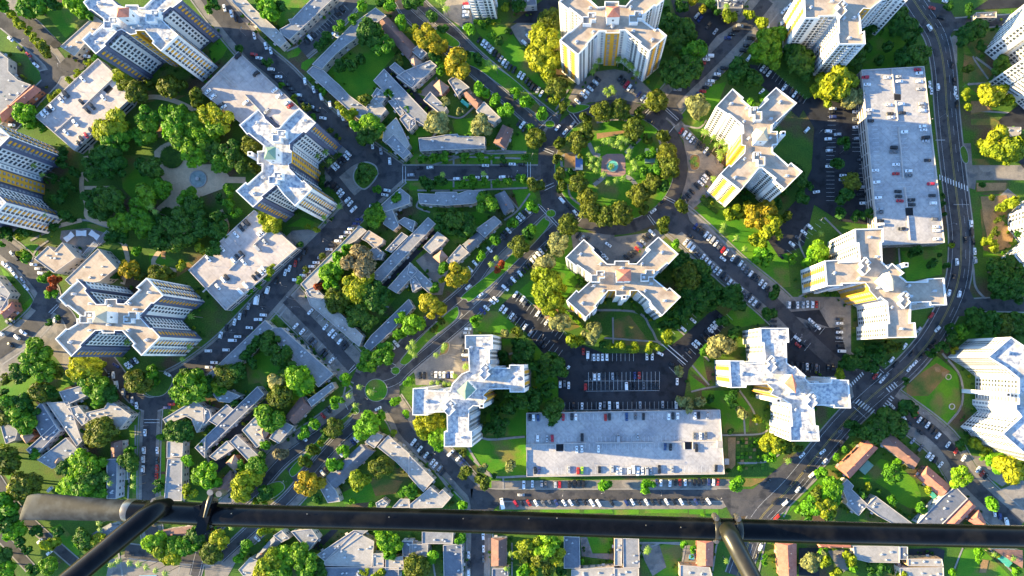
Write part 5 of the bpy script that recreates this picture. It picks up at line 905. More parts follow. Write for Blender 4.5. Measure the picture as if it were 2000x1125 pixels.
GL = {k: (v[1].mesh('windscreen', M['carglass']), v[2].mesh('rear_window', M['carglass']) if v[2] else None, v[3].mesh('side_windows', M['carglass'])) for k, v in CARB.items()}
# rows: tile | angle of the cars in the photo (degrees, clockwise from right) | height of the surface | where | x,yColour ...
ROWS = """s|90|7.05|on the back edge of the long bottom garage roof|158,160k 192,160w 232,163b 455,160r 530,155k 567,160w 830,160r 866,155k 1018,155b 1095,150g 1168,152k 1392,150w 1430,148k 1470,150w 1625,145w 1658,142k 1735,145s
s|90|7.05|above the ramp walls of the long bottom garage|228,342w 312,348s 358,345r 622,337k 945,345s 1117,332s 1620,325g 1674,327w 1720,320g
s|90|7.05|just below the ramp walls of the long bottom garage|575,445w 621,438w 768,440w 1360,422b 1408,425k 1637,430k
s|90|7.05|on the front edge of the long bottom garage roof|205,632k 240,630b 506,625s 587,635r 622,630y 776,625k 890,618s 934,638w 965,638w 1040,632w 1078,622w 1118,640w 1158,637w 1197,635s 1232,632s 1308,620k 1422,620s 1810,612k
s|90|0|in the bays right above the long bottom garage|545,60k 622,60w 783,60w 820,50g 865,55w 937,55w 1138,50s 1338,45s 1458,50w
s|90|0|in the bays right below the long bottom garage|105,758w 182,750w 263,750s 298,755g 385,755s 424,755r 510,755k 555,750k 592,750k 634,752k 1283,738b 1323,742w 1402,745w 1452,738k 1492,738r 1538,738w 1580,740g 1622,738k 1662,735k 1704,735k 1747,732b 1788,735w 1828,735r
s|58|0|slanted at the lower kerb of the bottom street|35,925r 88,920k 150,920r 213,920w 280,925g 340,920g 395,918b 463,920w 522,918w 578,912k 645,915k 710,920w 768,920w 885,918k 1015,918b 1070,912w 1130,915k 1195,912w 1250,912k 1310,912k 1373,910w 1440,910k 1503,910w 1570,912k 1635,910b 1692,912k 1745,905w
s|0|0|driving along the bottom street|80,848s
u|0|11.05|along the left edge of the right hand garage roof|125,97r 138,140w 154,297w 150,322s 157,362k 188,665w 195,737w 205,832w 215,901s 215,921g 218,972k 220,994w
u|0|11.05|left of the right hand garage ramp wall|258,97w 270,264w 278,318k 282,341w 302,526k 300,551g 313,629w 312,685r 325,793k 330,823k 338,851r 347,1021k
u|0|11.05|right of the right hand garage ramp wall|333,93s 334,121w 345,259w 352,313k 364,431w 390,669w 392,696g 405,845k 410,874k
u|0|11.05|along the right edge of the right hand garage roof|445,50r 455,73w 456,121w 460,167s 472,258s 475,279s 476,300w 475,397w 482,418w 492,465k 496,487s 506,603k 524,747r 534,818k 541,865w 553,961g 558,1009w 560,1032w 562,1083w
u|0|0|in the dark car park against the right hand garage|68,307w 68,355g 70,401w 78,471s 103,768w 110,812k 113,866w 97,600k
u|90|0|on the curving street by the right hand garage|518,140w 568,156w 675,172w 528,180w 657,20k 667,120k 683,265k
u|62|0|pulling out on the curving street by the right garage|680,212w
e0|0|0|under the golden tree in the dark car park|100,795w 100,822k 100,856b 68,962w 66,1018w 135,985s 75,1103s
e1|0|0|in the left bays of the dark car park|75,53w 72,168w 175,235w 170,265s 180,382w
e1|0|0|in the right bays of the dark car park|322,437w 310,320s 300,375k
e1|87|0|on the curving street below the zebra crossing|1112,587w 1115,655k 1070,705k 1130,720k 1140,790w 1142,855s 1008,868w 985,735k
e1|108|0|in the bend beside the pale capped tower|985,980k 1026,1105w 950,1095w
e0|60|0|on the curving street at the top|808,202w
e0|15|0|by the junction at the top right|890,130k 828,58r 925,10w
e2|-50|0|in traffic above the zebra crossroads|866,310w 680,490k 530,535w 555,570k 460,685w 490,650s 625,435w 728,315s 820,210r 410,655r
e2|-50|0|parked along the fenced lawn kerb|660,600w 700,560w 755,505k 800,450k 840,405k
e2|0|0|in the column left of the yellow front tower|150,237k 150,268w 150,302k 150,333w 150,375s 165,472w 160,432k
d2|90|0|in the bays left of the yellow front tower|1280,132w 1312,135k 1342,135w 1383,132s 1415,128w 1452,130w 1480,130r
d2|90|0|in shaded bays right of the stained roof tower|1300,575k 1340,578k 1378,580k 1412,585w 1445,585k 1480,590g 1565,590k 1600,590k
d2|40|0|in the triangular lot by the stained tower|1442,250w 1428,288k 1490,295w 1340,380w 1390,422k 1345,428r
d2|0|0|beside the top wing of the stained roof tower|1165,253k 1165,290k
d2|-52|0|at the lower end of the long diagonal street|925,28w 968,75g 1002,95w 1028,118w 1055,140k
d1|-52|0|on the lower side of the long diagonal street|522,722w 548,745w 572,770w 600,800g 620,815g 648,832w 670,858w 692,880w 716,902s 742,925w 768,945w 795,968k 820,985g 845,1015w 870,1038s 893,1058r 925,1078w 950,1100g 985,1118k
d1|-55|0|on the upper side of the long diagonal street|595,605b 620,625k 645,645k 672,668w 695,690w 718,708s 745,732w 768,755g 795,780r 820,795w 868,840w 895,862k 925,880w 948,905s 972,930g 998,955w 1022,975k 1048,992k 1075,1018w 1100,1042w 1125,1068k
d1|35|0|driving on the long diagonal street|795,845w 560,680k
d0|-55|0|in the upper arc of the beige towers forecourt|490,958r 515,980w 545,998w 567,1022w 592,1035g 620,1060k 645,1080k 670,1100w 694,1122k
d1|42|0|in the lower arc of the beige towers forecourt|690,220k 668,245w 655,270w 632,292w 607,312k 567,352k 543,382k 520,408k
d1|-38|0|parked around the lower right of the round park|285,495w 342,435k
d1|42|0|right arc of the forecourt below the round park|275,655w 250,680k 225,695k 210,725s 185,742b 170,775r 145,795k 118,815k 88,835k
c1|-48|0|left arc of the forecourt below the round park|1237,675k 1262,692s 1298,702k
c1|48|0|by the wing in the forecourt below round park|1360,778k 1385,795k 1410,815w 1435,832w
c1|35|0|turning in the forecourt below the round park|1455,742w
d1|38|0|in the small lot left of the dark car park|1430,610w 1388,652w 1345,695g 1300,738w 1220,830k
d1|-10|0|alone in the dark car park below the beige towers|1480,355w
d0|-50|0|alone in the dark car park right of the beige tower|1410,952w
d0|3|0|left kerb of the street above the round park|918,190s 890,218k 862,250k 830,278b 700,410w 675,435w 645,462r 630,487k 610,510w 590,530w 507,602k 478,628s 462,655s
d0|8|0|right kerb of the street above the round park|1000,280k 970,333k 942,370k 805,500k 775,525g 755,545w 742,570k 710,595w 690,618s 668,642k 648,668r 625,690b
j|42|0|in the left arc of the ochre front forecourt|590,770k 565,805w 540,835k 515,865w 480,900w 450,930w 415,960k 390,990w 345,1020k
j|-52|0|in the right arc of the ochre front forecourt|805,765k 835,800k 868,828r 897,855w 935,875g 990,920b 1030,955w 1065,975w
d0|-52|0|in the shaded diagonal bays above the beige tower|985,425w 1085,500w 1108,515s 1132,538w 1245,640w 1298,670k 1320,690w 1342,712k 1362,732k
d0|-52|0|in the dark lot behind the ochre front tower|628,138b 605,115s 740,230s 522,195w 430,135w 690,185k
d0|90|0|near the top right of the ochre front tower|1125,200w 1220,185w
d0|-48|0|on the brown shadowed lot at the top edge|1240,80w 1280,45w 1080,670w
d0|25|0|turning at the upper right of the round park|265,890k 320,825k
c0|0|0|in the pale forecourt at the top edge|415,55w 412,90w 412,115w 415,175k 412,200w 415,30r
c0|-58|0|in the slanted row left of the ochre front tower|508,292k 540,312w 562,330w 582,350s 600,368w 625,390k 648,415k 668,430s 690,455w 712,475s 735,495k 765,512k 805,545w 830,560w 858,588k 880,610k 900,635k 922,645k 940,660s 965,685w 1010,720k
c0|-55|0|in the short bay above the round park junction|825,915w 800,900k 840,945k
c0|-50|0|at the upper left entry of the round park|1085,935w 1140,965w 1195,910s
c0|45|0|among trees in the lot left of the ochre front tower|840,312w 870,268w 730,228k
c1|0|0|upper kerb of the short straight street|150,177w 555,162w 752,152w 690,158k 820,155k 70,180k 10,232s
c1|0|0|lower kerb of the short straight street|345,260w 418,252y 487,250w 550,248w 680,247w 740,245k 815,240w
c1|46|0|in the bays at the top of the left avenue lane|868,495w 845,512k 822,532s 802,552w 725,638w 702,658k 685,680k 585,778w 480,878w 443,922w 425,935k
c1|-38|0|driving down the left avenue lane|430,1052w 518,1112w
c1|50|0|in the long slanted row right of the avenue|1032,720k 1010,745k 988,770k 965,792w 945,815w 922,838w 900,862w 880,890k 855,905k 833,930k 810,955w 785,975k 760,998w 737,1020k 715,1048k
c1|48|0|parked around the lower left of the round park|1115,415w 1160,465k 1215,508w
c2|42|0|at the lower end of the row right of the avenue|630,92w 605,108w 563,155w 535,180b 700,8w
c2|-55|0|in the left diagonal bays of the striped car park|675,155w 700,175w 748,215w 767,237g 843,295w 960,410k 985,430k
c2|-55|0|in the upper diagonal bays of the striped car park|775,55w 828,90w 843,115g 940,195w 1005,258w 885,340s 1155,600w
c2|90|0|in the top row of the striped car park|1305,500w 1272,475r 1350,517w 1380,517w 1412,517w 1445,515w 1738,512w 1778,512w
c2|90|0|in the upper centre row of the striped car park|1355,660w 1387,660w 1420,655k 1487,655s 1520,650k 1650,650b 1682,650r
c2|90|0|in the lower centre row of the striped car park|1288,735r 1325,735k 1385,735k 1450,735k 1588,728w 1618,725k 1650,725k 1715,725g 1785,728k 1815,728k
c2|90|0|on the left side of the striped car park|1103,715w 1135,710g 1165,722w
m|90|0|in the bottom row beside the pale islands|203,468k 247,468k 320,458g 358,460w 398,463w 437,463w 476,463b 515,460w
m|0|0|in the column beside the pale islands|668,12w 655,50s 645,170k 643,230k 643,267w 643,313b 640,95k
d2|90|0|alone by the footpath right of the striped car park|460,695w
d2|30|0|at the right entry of the striped car park|335,490w 430,575k
d2|42|0|right diagonal bays of the striped car park|785,230k 745,272w 725,295w 705,318w 682,335k 610,410w 588,430w 650,365k 540,470k
d2|40|0|in the upper diagonal bays of the right car park arm|505,310w 578,248w
b0|5|0|left kerb of the upper left diagonal street|398,425w 430,460k 485,508w 510,538k 540,562w 568,595k 600,620k 630,652k 655,675k 685,698w 715,732k 745,755k 775,782w 815,810k 865,865w 360,400r
b0|78|0|right kerb of the upper left diagonal street|735,595w 797,655w 823,680k 855,710w 918,765w 982,825w 1010,858w 1040,890k 1075,915w 448,335w 482,370w 363,262w 197,100w 143,58w 225,135k
b0|48|0|in the bays of the street above the green court|770,275w 795,255k 745,300k 972,88k 1002,65k
b0|30|0|on the right kerb above the green court|955,258w
b0|-38|6.55|on the L shaped garage roof|245,410k 375,540k 512,660w 545,700w 605,755w 625,775r 455,815s 22,670w 60,710w 120,770k 135,785w 300,750w
a0|48|6.55|upper left row of the sunlit tan garage roof|605,580w 485,690k 465,705s 447,732w 378,785w 355,800k 335,818w 312,838w
a0|48|6.55|near the ramps of the sunlit tan garage roof|755,715w 675,780k 640,810k 600,750k 550,900w 483,970w
a0|48|6.55|lower right edge of the sunlit tan garage roof|692,930r 665,955k 630,990r 595,1015k 575,1050k
a0|40|0|on the street in the upper left corner|75,285w 143,355k 205,400r 235,440k 262,475w
a0|5|0|close to the sunlit tan garage at street level|230,690w 85,915w 635,412w
b1|48|6.55|upper left side of the cut corner garage roof|310,580k 288,600g 265,620k 230,668w 125,770w 25,845w
b1|48|6.55|along the ramp walls of the cut corner garage roof|420,655w 398,672w 440,722s 385,768s 270,810k 237,832k 210,855w 285,870w 160,980k 135,1000w 95,1050w
b1|48|6.55|lower right edge of the cut corner garage roof|430,920w 410,942w 388,960k 362,985k 300,1040w 262,1085w
b1|3|0|right kerb of the cut corner garage street|1130,558b 1108,590b 1072,625w 1045,652w 1010,685w 975,715w 940,748k 910,777w 850,838s 815,873w 785,903w 750,938w 720,968w 670,1000w
b1|-75|0|left kerb of the cut corner garage street|663,880r 693,840k 620,915w 590,945w 525,1005k 460,1075w 735,790k
b1|10|0|driving near the hub loop|1318,377w 1230,462w 1335,345w
b1|-42|0|leaving the hub loop at its lower end|1090,482w
b1|85|0|right of the hub loop|1355,130w 1228,15w 1290,55s
b1|46|0|in the upper bays of the hub loop|1050,75w 1035,100w 1015,118k 990,135k 965,160w 945,178w 895,195k
b1|-48|0|in the lower bays of the hub loop|895,300k 940,310k 965,330k 985,352w 1002,375w 1030,400k 1045,415w 1065,440w
b2|-80|0|left side of the street below cut corner garage|425,60k 320,143s 290,195k 255,217w 218,258w 160,300k 117,355w
b2|-80|0|large boxy one below the cut corner garage|385,95W
b2|2|0|right side of the street below cut corner garage|428,207w 390,240w 325,300w 240,365w 205,393w 155,463w 68,555w 30,590w 25,470w
b2|-48|0|in the left bays of the court street|772,183w 665,288w 712,330w 800,415g 780,390k 865,475k 880,500k 928,540w
b2|-48|0|in the right bays of the court street|883,295w 925,335w 948,358w 990,400w 1018,422k 1030,443k
b2|48|0|in the two bays above the small roundabout|1375,437w 1402,417w
b2|-25|0|driving around the small roundabout|1270,893w
b2|48|0|in the shaded bays below the brown gabled roof|905,905k 865,945r 785,1030s
b3|48|0|along the right avenue lane near the golden tree|1108,125w 1085,145b 1000,235w 865,370w 890,345k 730,118w 690,130k 790,25w
b3|48|0|on the lower avenue below the metal tube|385,850w
a2|-82|0|beside the lower left tower|405,242w 430,245k
a2|30|0|by the island below the lower left tower|1225,640w 848,575b
a2|85|0|along the kerb below the lower left tower|830,647w 800,645k 855,718w 905,770s 940,805k 970,830s 1000,870w
a2|48|0|under the branches below the lower left tower|930,580w 950,570w 975,550k 995,540w
a2|35|0|on the street at the left edge|125,370w 170,335w 75,425k 65,265g 90,245g 5,340w
a2|0|0|at the corner of the pale flat roofed building|1255,860r 1225,885b
a3|90|0|left kerb of the street above the metal tube|1062,75w 1055,205w 1050,270w 1048,340w
a3|90|0|right kerb of the street above the metal tube|1152,205w 1150,275k 1148,335r 1145,395r
a3|-40|0|under the metal tube end|365,490w 360,955w 290,870w
a1|52|0|in the slanted bays of the left edge street|30,885w 58,900w 85,930w 110,965w 165,1000s 190,1055w 90,810w 120,835k
a1|4|0|beside the two square courtyard buildings|245,887w 280,918s 300,950w
c3|-52|0|in slanted bays below the dark green capped tower|28,145w 52,172g 75,195w 88,222k 120,240w 145,258k 167,290w 187,312w 220,335s 240,368k
c3|-45|0|at the foot of the dark green capped tower|300,225w 330,235k 358,262w 385,290b
c3|88|0|right kerb of the street under the metal tube|540,835w 542,925w 542,1000g
c3|88|0|left kerb of the street under the metal tube|433,970w 435,1038k 433,1100w
c3|80|0|white delivery one at the start of the bottom street|680,592W
d3|-45|0|in traffic on the wide road above the metal tube|1375,240w 1300,452k 1345,492w 1400,345k 1250,590w 1180,578k 1445,385w 1190,695r 1130,430k
d3|-72|0|on the road beside the bent strut|1070,915w 1045,985k 980,1110w
e3|-42|0|on the wide road by the kidney lawn houses|25,215w 42,285w 130,190k 175,140k 270,45w 160,55g
e2|45|0|in traffic right of the zebra crossroads|615,955w 535,875w 672,1005k 740,1063k
e2|-52|0|in the bays below the fenced lawn|735,975w 760,990k 795,1012w 820,1035k 845,1065k 870,1090w 710,940r
e3|-55|0|in the right bays of the lower right street|945,162w 1005,205r 1060,262w 1165,345w 1195,375r 1220,395k
e3|-55|0|in the left bays of the lower right street|628,90k 685,135s 745,185g 800,240w 825,260w 850,275k 890,310w
e3|80|0|at the bottom of the lower right street|1285,665w 1322,685b 1370,725w
n|-45|0|upper left of the stained roof tower|95,65w 120,45w 155,20w"""
allc = []; rows = []
for ln in ROWS.split('\n'):
    tl, ang, z, desc, s = ln.split('|'); ang = float(ang); z = float(z) or .33
    L_ = [(float(x), float(y), c) for x, y, c in re.findall(r'(-?\d+),(-?\d+)([a-zW])', s)]
    byc = {}
    horiz = (max(q[0] for q in L_)-min(q[0] for q in L_)) >= (max(q[1] for q in L_)-min(q[1] for q in L_))
    for q in sorted(L_, key=lambda q: q[0] if horiz else q[1]): byc.setdefault(q[2].lower(), []).append(q)
    for c, l in byc.items():
        for i, (x, y, cc) in enumerate(l):
            px, py = PX(tl, x, y); p = TW(tl, x, y, z+.7); p.z = z
            kind = 'truck' if cc == 'W' else random.choices(['sedan', 'suv', 'van', 'pickup'], [.55, .33, .06, .06])[0]
            nm = COL[c][1]; lb = '%s %s %s' % (nm, {'sedan': 'car', 'suv': 'car', 'van': 'car', 'pickup': 'car', 'truck': 'truck'}[kind], desc)
            if len(l) > 1: lb = '%s %s car from %s %s' % (ordinal(i), nm, 'left' if horiz else 'top', desc)
            a = -math.radians(ang+random.uniform(-2.5, 2.5))+(math.pi if random.random() < .5 else 0)
            allc.append((p, a, kind, c, lb, 'cars '+desc, z, z+(.6 if c in 'wrys' else 0)))
order = sorted(range(len(allc)), key=lambda i: -allc[i][7]-(.5 if allc[i][2] != 'sedan' else 0)-(9 if allc[i][2] == 'truck' else 0)); big_ = set(order[:298])
stuffc = {}
for i, (p, a, kind, c, lb, grp, z, _) in enumerate(allc):
    if i in big_:
        o = tag(link('parked_car' if 'driving' not in grp and 'traffic' not in grp else 'moving_car', cmesh(kind, c), None, p, (0,0,a)), lb, 'truck' if kind == 'truck' else 'car', 'cars parked and driving around the towers')
        if kind == 'truck': o.name = 'delivery_truck'
        for nm, me in zip(('windscreen', 'rear_window', 'side_windows'), GL[kind]):
            if me: link(nm, me, o)
    else: stuffc[i] = 1
mats_ = [PAINT[k] for k in COL]+[M['tyre'], M['carglass']]; ks = list(COL); b = MB()
for i in stuffc:
    p, a, kind, c = allc[i][:4]; cs, sn = math.cos(a), math.sin(a); src = CARB[kind]
    for k, part in enumerate(src):
        if part is None: continue
        o = len(b.v); b.v += [(p.x+x*cs-y*sn, p.y+x*sn+y*cs, p.z+z_) for x, y, z_ in part.v]; b.f += [tuple(o+j for j in f) for f in part.f]
        b.m += [len(ks)+1]*len(part.f) if k else [ks.index(c) if m_ == 0 else len(ks) for m_ in part.m]
if b.v: tag(b.build('parked_cars', mats_), 'remaining mostly dark cars parked in rows along the streets and lots', 'parked cars', kind='stuff')
for o in C.objects:
    if 'label' in o and len(o['label'].split()) > 16: print('LONG', o['label'])
print('cars', len(allc), 'trees', len(TR))

# ================================================================ SMALL THINGS
def fountain(px, py, r, water, label, rim='kerb'):
    c = W(px, py, 0); z0 = .26 if px < 1000 else .49; R = r*S; t = tag(empty('fountain', (c.x, c.y, z0)), label, 'fountain'); b = MB(); n = 32
    for (r0, r1, z_) in ((R*.9, R, .55),):
        P0 = [(math.cos(i*2*math.pi/n), math.sin(i*2*math.pi/n)) for i in range(n)]
        for i in range(n):
            a, e = P0[i], P0[(i+1) % n]
            b.add([(a[0]*r1, a[1]*r1, 0), (e[0]*r1, e[1]*r1, 0), (e[0]*r1, e[1]*r1, z_), (a[0]*r1, a[1]*r1, z_)], [(0,1,2,3)]); b.add([(a[0]*r1, a[1]*r1, z_), (e[0]*r1, e[1]*r1, z_), (e[0]*r0, e[1]*r0, z_), (a[0]*r0, a[1]*r0, z_)], [(0,1,2,3)])
            b.add([(a[0]*r0, a[1]*r0, z_), (e[0]*r0, e[1]*r0, z_), (e[0]*r0, e[1]*r0, .1), (a[0]*r0, a[1]*r0, .1)], [(0,1,2,3)])
    b.build('basin', M[rim], t); w_ = MB(); w_.add([(x*R*.905, y*R*.905, .35) for x, y in P0], [tuple(range(n))]); w_.build('water', M[water], t)
    j = MB(); j.tube((0,0,.2), (0,0,1.3), .5, .3, 10); j.tube((0,0,1.3), (0,0,1.45), 1.1, 1.2, 14); j.tube((0,0,1.4), (0,0,2.1), .2, .15, 8); j.tube((0,0,2.1), (0,0,2.2), .5, .55, 12); j.build('spout', M['parapet'], t); return t
fountain(388, 350, 17, 'pond', 'round grey fountain pool on the sandy path of the shaded park')
fountain(1196, 325, 12, 'pool', 'green water fountain at the middle of the round park')
def hedge_disc(px, py, r, h, label, m='leafD'):
    c = W(px, py, h/2); R = r*S; t = tag(empty('clipped_hedge', (c.x, c.y, .2)), label, 'hedge'); b = MB(); q = random.Random(int(px))
    b.tube((0,0,0), (0,0,h*.8), R*.97, R*.95, 28)
    for i in range(int(900*(r/22)**2)):
        a = q.uniform(0, 6.28); d = R*math.sqrt(q.random()); z_ = h*q.uniform(.8, 1.05); s = q.uniform(.25, .5); n_ = Vector((q.uniform(-.5,.5), q.uniform(-.5,.5), 1)).to_track_quat('Z', 'Y'); p = Vector((math.cos(a)*d, math.sin(a)*d, z_))
        b.add([p+n_ @ Vector((s*math.cos(k*1.571), s*math.sin(k*1.571), 0)) for k in range(4)], [(0,1,2,3)])
    b.build('foliage', M[m], t)
hedge_disc(336, 307, 22, 1.6, 'large dark round clipped hedge above the sandy path'); hedge_disc(327, 420, 15, 1.4, 'smaller dark round clipped hedge below the sandy path')
def hedge_line(pts, w_, h, label, m='leafG'):
    p = [W(x, y, 0).to_2d() for x, y in pts]; c = centroid(p); t = tag(empty('hedge', (c.x, c.y, 0)), label, 'hedge'); b = MB(); q = random.Random(len(label))
    for a, e in zip(p, p[1:]):
        d = (e-a); L = d.length; d.normalize(); n_ = Vector((-d.y, d.x)); b.box(((a.x+e.x)/2-c.x, (a.y+e.y)/2-c.y, h*.42), (L, w_*.85, h*.84), math.atan2(d.y, d.x))
        for i in range(int(L*w_*5)):
            v = a+d*q.uniform(0, L)+n_*q.uniform(-w_/2, w_/2)-c; s = q.uniform(.2, .45); qn = Vector((q.uniform(-1,1), q.uniform(-1,1), .9)).to_track_quat('Z', 'Y'); o = Vector((v.x, v.y, h*q.uniform(.7, 1.05)))
            b.add([o+qn @ Vector((s*math.cos(k*1.571), s*math.sin(k*1.571), 0)) for k in range(4)], [(0,1,2,3)])
    b.build('foliage', M[m], t)
hedge_line([(1100,605),(1118,620),(1138,638)], 2.2, 1.2, 'thin yellow green hedge below the tower under the round park', 'leafL')
hedge_line([(1234,597),(1243,604),(1252,612)], 4, 1.0, 'dark rounded hedge in the walkway below the lower tower', 'leafD')
hedge_line([(1370,386),(1385,402),(1402,414)], 4, 1.0, 'dark hedge strip at the foot of the beige tower', 'leafD')
hedge_line([(1920,278),(1965,272)], 1.6, 1.2, 'bright strip hedge by the drive at the right edge', 'leafL')
hedge_line([(925,43),(945,43),(978,42)], 2.5, 1.0, 'low hedge at the foot of the tower at the top edge', 'leafG')
# street lamps and deck lights
def lamp(px, py, h, arm, ang, z0, look, lst=[]):
    if not lst:
        b = MB(); b.tube((0,0,0), (0,0,.5), .16, .12, 8); b.tube((0,0,.4), (0,0,7), .08, .055, 7); lst.append(b.mesh('pole', M['pole']))
        b = MB(); b.tube((0,0,0), (1.8,0,.25), .045, .035, 6); lst.append(b.mesh('arm', M['pole']))
        b = MB(); b.box((0,0,0), (.75,.32,.14), taper=.8); lst.append(b.mesh('lamp_head', M['parapet']))
    c = W(px, py, z0); t = empty('street_lamp', c); link('pole', lst[0], t, (0,0,0), None, (1,1,h/7)); r = math.radians(ang)
    link('arm', lst[1], t, (0,0,h-.1), (0,0,r)); link('lamp_head', lst[2], t, (1.9*math.cos(r), 1.9*math.sin(r), h+.15), (0,0,r)); return (t, look, px, py, 'street lamp', 'slim lamp posts')
lab = []
for s, z0, h, look in [('1070,870 1075,860 1150,862 1330,862 1270,900 1160,905', 7.0, 6, 'thin deck lamp'), ('1690,300 1700,420 1765,290 1770,225 1778,330 1805,240', 11.0, 6, 'thin deck lamp'), ('120,235 160,180 210,160 410,150 470,150 450,170 420,520 470,480 500,520 440,560', 6.5, 6, 'thin deck lamp'),
                       ('735,762 720,775 760,750 1073,243 1076,417 700,800 773,724 575,585 655,714 585,600 675,718 835,300 890,310 1010,345 1040,312 1335,395 1300,215 1450,85 1400,150 1415,545 1480,605 1560,660 1180,958 1290,958 1100,958 1400,972 1720,715 1660,790 1790,810 1590,890 1840,350 1850,440 1835,230 1880,170 640,470 560,560 460,650 520,600 640,220 560,150 480,70 850,60 950,130 1020,190 1000,520 930,560 860,650 640,870 560,940 1850,880 1920,950 850,880 880,930 290,830 290,900 130,140 60,90 1150,735 1250,735 1330,700 1060,660 1640,300 1600,430 1600,260', .1, 7, 'thin lamp')]:
    for x, y in P(s): lab.append(lamp(x, y, h, 1.8, random.uniform(0, 360), z0, look))
label_all(lab)
# three white shade canopies in the tented courtyard
for i, (x, y, an, lb) in enumerate([(505,685,40,'white shade canopy left of the courtyard'), (595,658,0,'white shade canopy at the top middle of the courtyard'), (690,672,-35,'white shade canopy right of the courtyard')]):
    c = TW('a1', x, y, 3); t = tag(empty('shade_canopy', (c.x, c.y, 0)), lb, 'canopy', 'white canopies'); r = -math.radians(-an); q = Matrix.Rotation(r, 2)
    cr = [q @ Vector(v) for v in ((-3.4,-2), (3.4,-2), (3.4,2), (-3.4,2))]; b = MB(); md = [(q @ Vector((0,-1.6))), (q @ Vector((0,1.6)))]
    b.add([(*cr[0],3.1), (*md[0],2.6), (*cr[1],3.1), (*cr[2],3.1), (*md[1],2.6), (*cr[3],3.1)], [(0,1,4,5), (1,2,3,4)]); b.add([(*cr[0],3.05), (*md[0],2.55), (*cr[1],3.05), (*cr[2],3.05), (*md[1],2.55), (*cr[3],3.05)], [(5,4,1,0), (4,3,2,1)]); b.build('canopy', M['white'], t)
    for v in cr: p_ = MB(); p_.tube((*v, 0), (*v, 3.08), .07, .07, 6); p_.build('post', M['pole'], t)
# pergolas, sheds, garden plots, small pools, picnic umbrellas
def pergola(tile, x, y, L, Wd, ang, label, m='white', h=2.9, n=9):
    c = TW(tile, x, y, h); t = tag(empty('pergola', (c.x, c.y, .05)), label, 'pergola'); r = -math.radians(ang); R = Matrix.Rotation(r, 2); b = MB()
    for i in range(n): v = R @ Vector((-L/2+L*i/(n-1), 0)); b.box((v.x, v.y, h), (.18, Wd, .2), r)
    b.build('slats', M[m], t); b = MB()
    for s_ in (-1, 1): v = R @ Vector((0, s_*Wd*.42)); b.box((v.x, v.y, h-.2), (L, .2, .22), r)
    b.build('beam', M[m], t)
    for sx in (-1, 1):
        for sy in (-1, 1): v = R @ Vector((sx*L*.46, sy*Wd*.42)); p_ = MB(); p_.box((v.x, v.y, (h-.3)/2), (.2, .2, h-.3)); p_.build('post', M[m], t)
pergola('a1', 650, 790, 14, 4, -48, 'long white slatted pergola between the two square courtyard buildings', n=16); pergola('a1', 755, 690, 10, 3.5, -48, 'grey slatted pergola at the top of the tented courtyard', 'grey', n=12)
pergola('m', 350, 585, 10.5, 1.8, -7, 'brown slatted pergola above the left wing of the green capped tower', 'bark', n=14); pergola('a3', 900, 385, 6, 7, 90, 'white slatted pergola beside the slate roof left of the street', n=8)
def shed(tile, x, y, L, Wd, h, ang, label, m='white', rm='parapet', nm='shed'):
    c = TW(tile, x, y, h); t = tag(empty(nm, (c.x, c.y, 0)), label, nm.replace('_', ' ')); r = -math.radians(ang); b = MB(); b.box((0,0,h/2), (L, Wd, h), r); b.build('wall', M[m], t)
    b = MB(); b.box((0,0,h+.1), (L+.4, Wd+.4, .2), r); b.build('roof', M[rm], t); R = Matrix.Rotation(r, 2); v = R @ Vector((L*.2, -Wd/2-.03)); b = MB(); b.box((v.x, v.y, 1.0), (.9, .08, 2.0), r); b.build('door', M['brick'], t)
shed('d3', 823, 288, 2.6, 3.4, 2.4, 0, 'small white shed between the bottom garage and garden plots'); shed('t', 355, 690, 4.5, 9, 3.0, 0, 'blue roofed shelter at the left of the round park', 'blue', 'blue', 'shelter')
shed('s', 148, 425, 3.2, 3.2, 9.6, 0, 'white stair house on the left edge of the long bottom garage', 'white', 'roof_pale', 'stair_house'); shed('s', 1845, 400, 3.2, 4.4, 9.6, 0, 'white stair house on the right edge of the long bottom garage', 'white', 'roof_pale', 'stair_house')
shed('c0', 405, 755, 5.5, 1.8, 3.2, 38, 'green awning beside the brown gabled roof near the green lawn', 'awning', 'awning', 'awning'); shed('e3', 832, 530, 4.5, 2.6, 3.0, 50, 'teal awning at the red gabled house by the kidney lawn', 'awning', 'awning', 'awning')
shed('e3', 345, 330, 8, 5, 3.0, -48, 'muted green shelter beside the red roof left of the kidney lawn', 'tile_green', 'tile_green', 'shelter'); shed('e3', 1365, 1015, 8, 3.6, 3.0, 42, 'teal awning at the bottom right red roofed house', 'awning', 'awning', 'awning')
shed('a2', 435, 880, 2.5, 2.5, 2.4, 0, 'small grey kiosk by the promenade', 'grey', 'roof_pale', 'kiosk'); shed('c0', 190, 560, .1, .1, .1, 0, 'low concrete plinth in the carport alley', 'grey', 'grey', 'plinth') if 0 else None
shed('t', 1060, 620, 8, 9, 3.2, 0, 'green roofed shelter among trees right of the round park fountain', 'tile_green', 'tile_green', 'shelter')
def pool(tile, s, m, label, z=.3):
    p = ccw(poly(tile, P(s), 0)); c = centroid(p); t = tag(empty('pool', (c.x, c.y, 0)), label, 'pool'); pl = [v-c for v in p]; b = MB(); b.prism(pl, 0, z); b.build('pool_rim', M['kerb'], t); b = MB(); b.add([(*v, z+.02) for v in inset(pl, .3)], [tuple(range(len(pl)))]); b.build('water', M[m], t)
pool('a3', '1020,1118 1150,1115 1155,1160 1020,1160', 'bluepool', 'pale blue pool cut by the bottom edge under the palms'); pool('d3', '545,965 575,960 592,980 585,1008 560,1012 540,995', 'bluepool', 'small bright blue pool left of the red gabled roof')
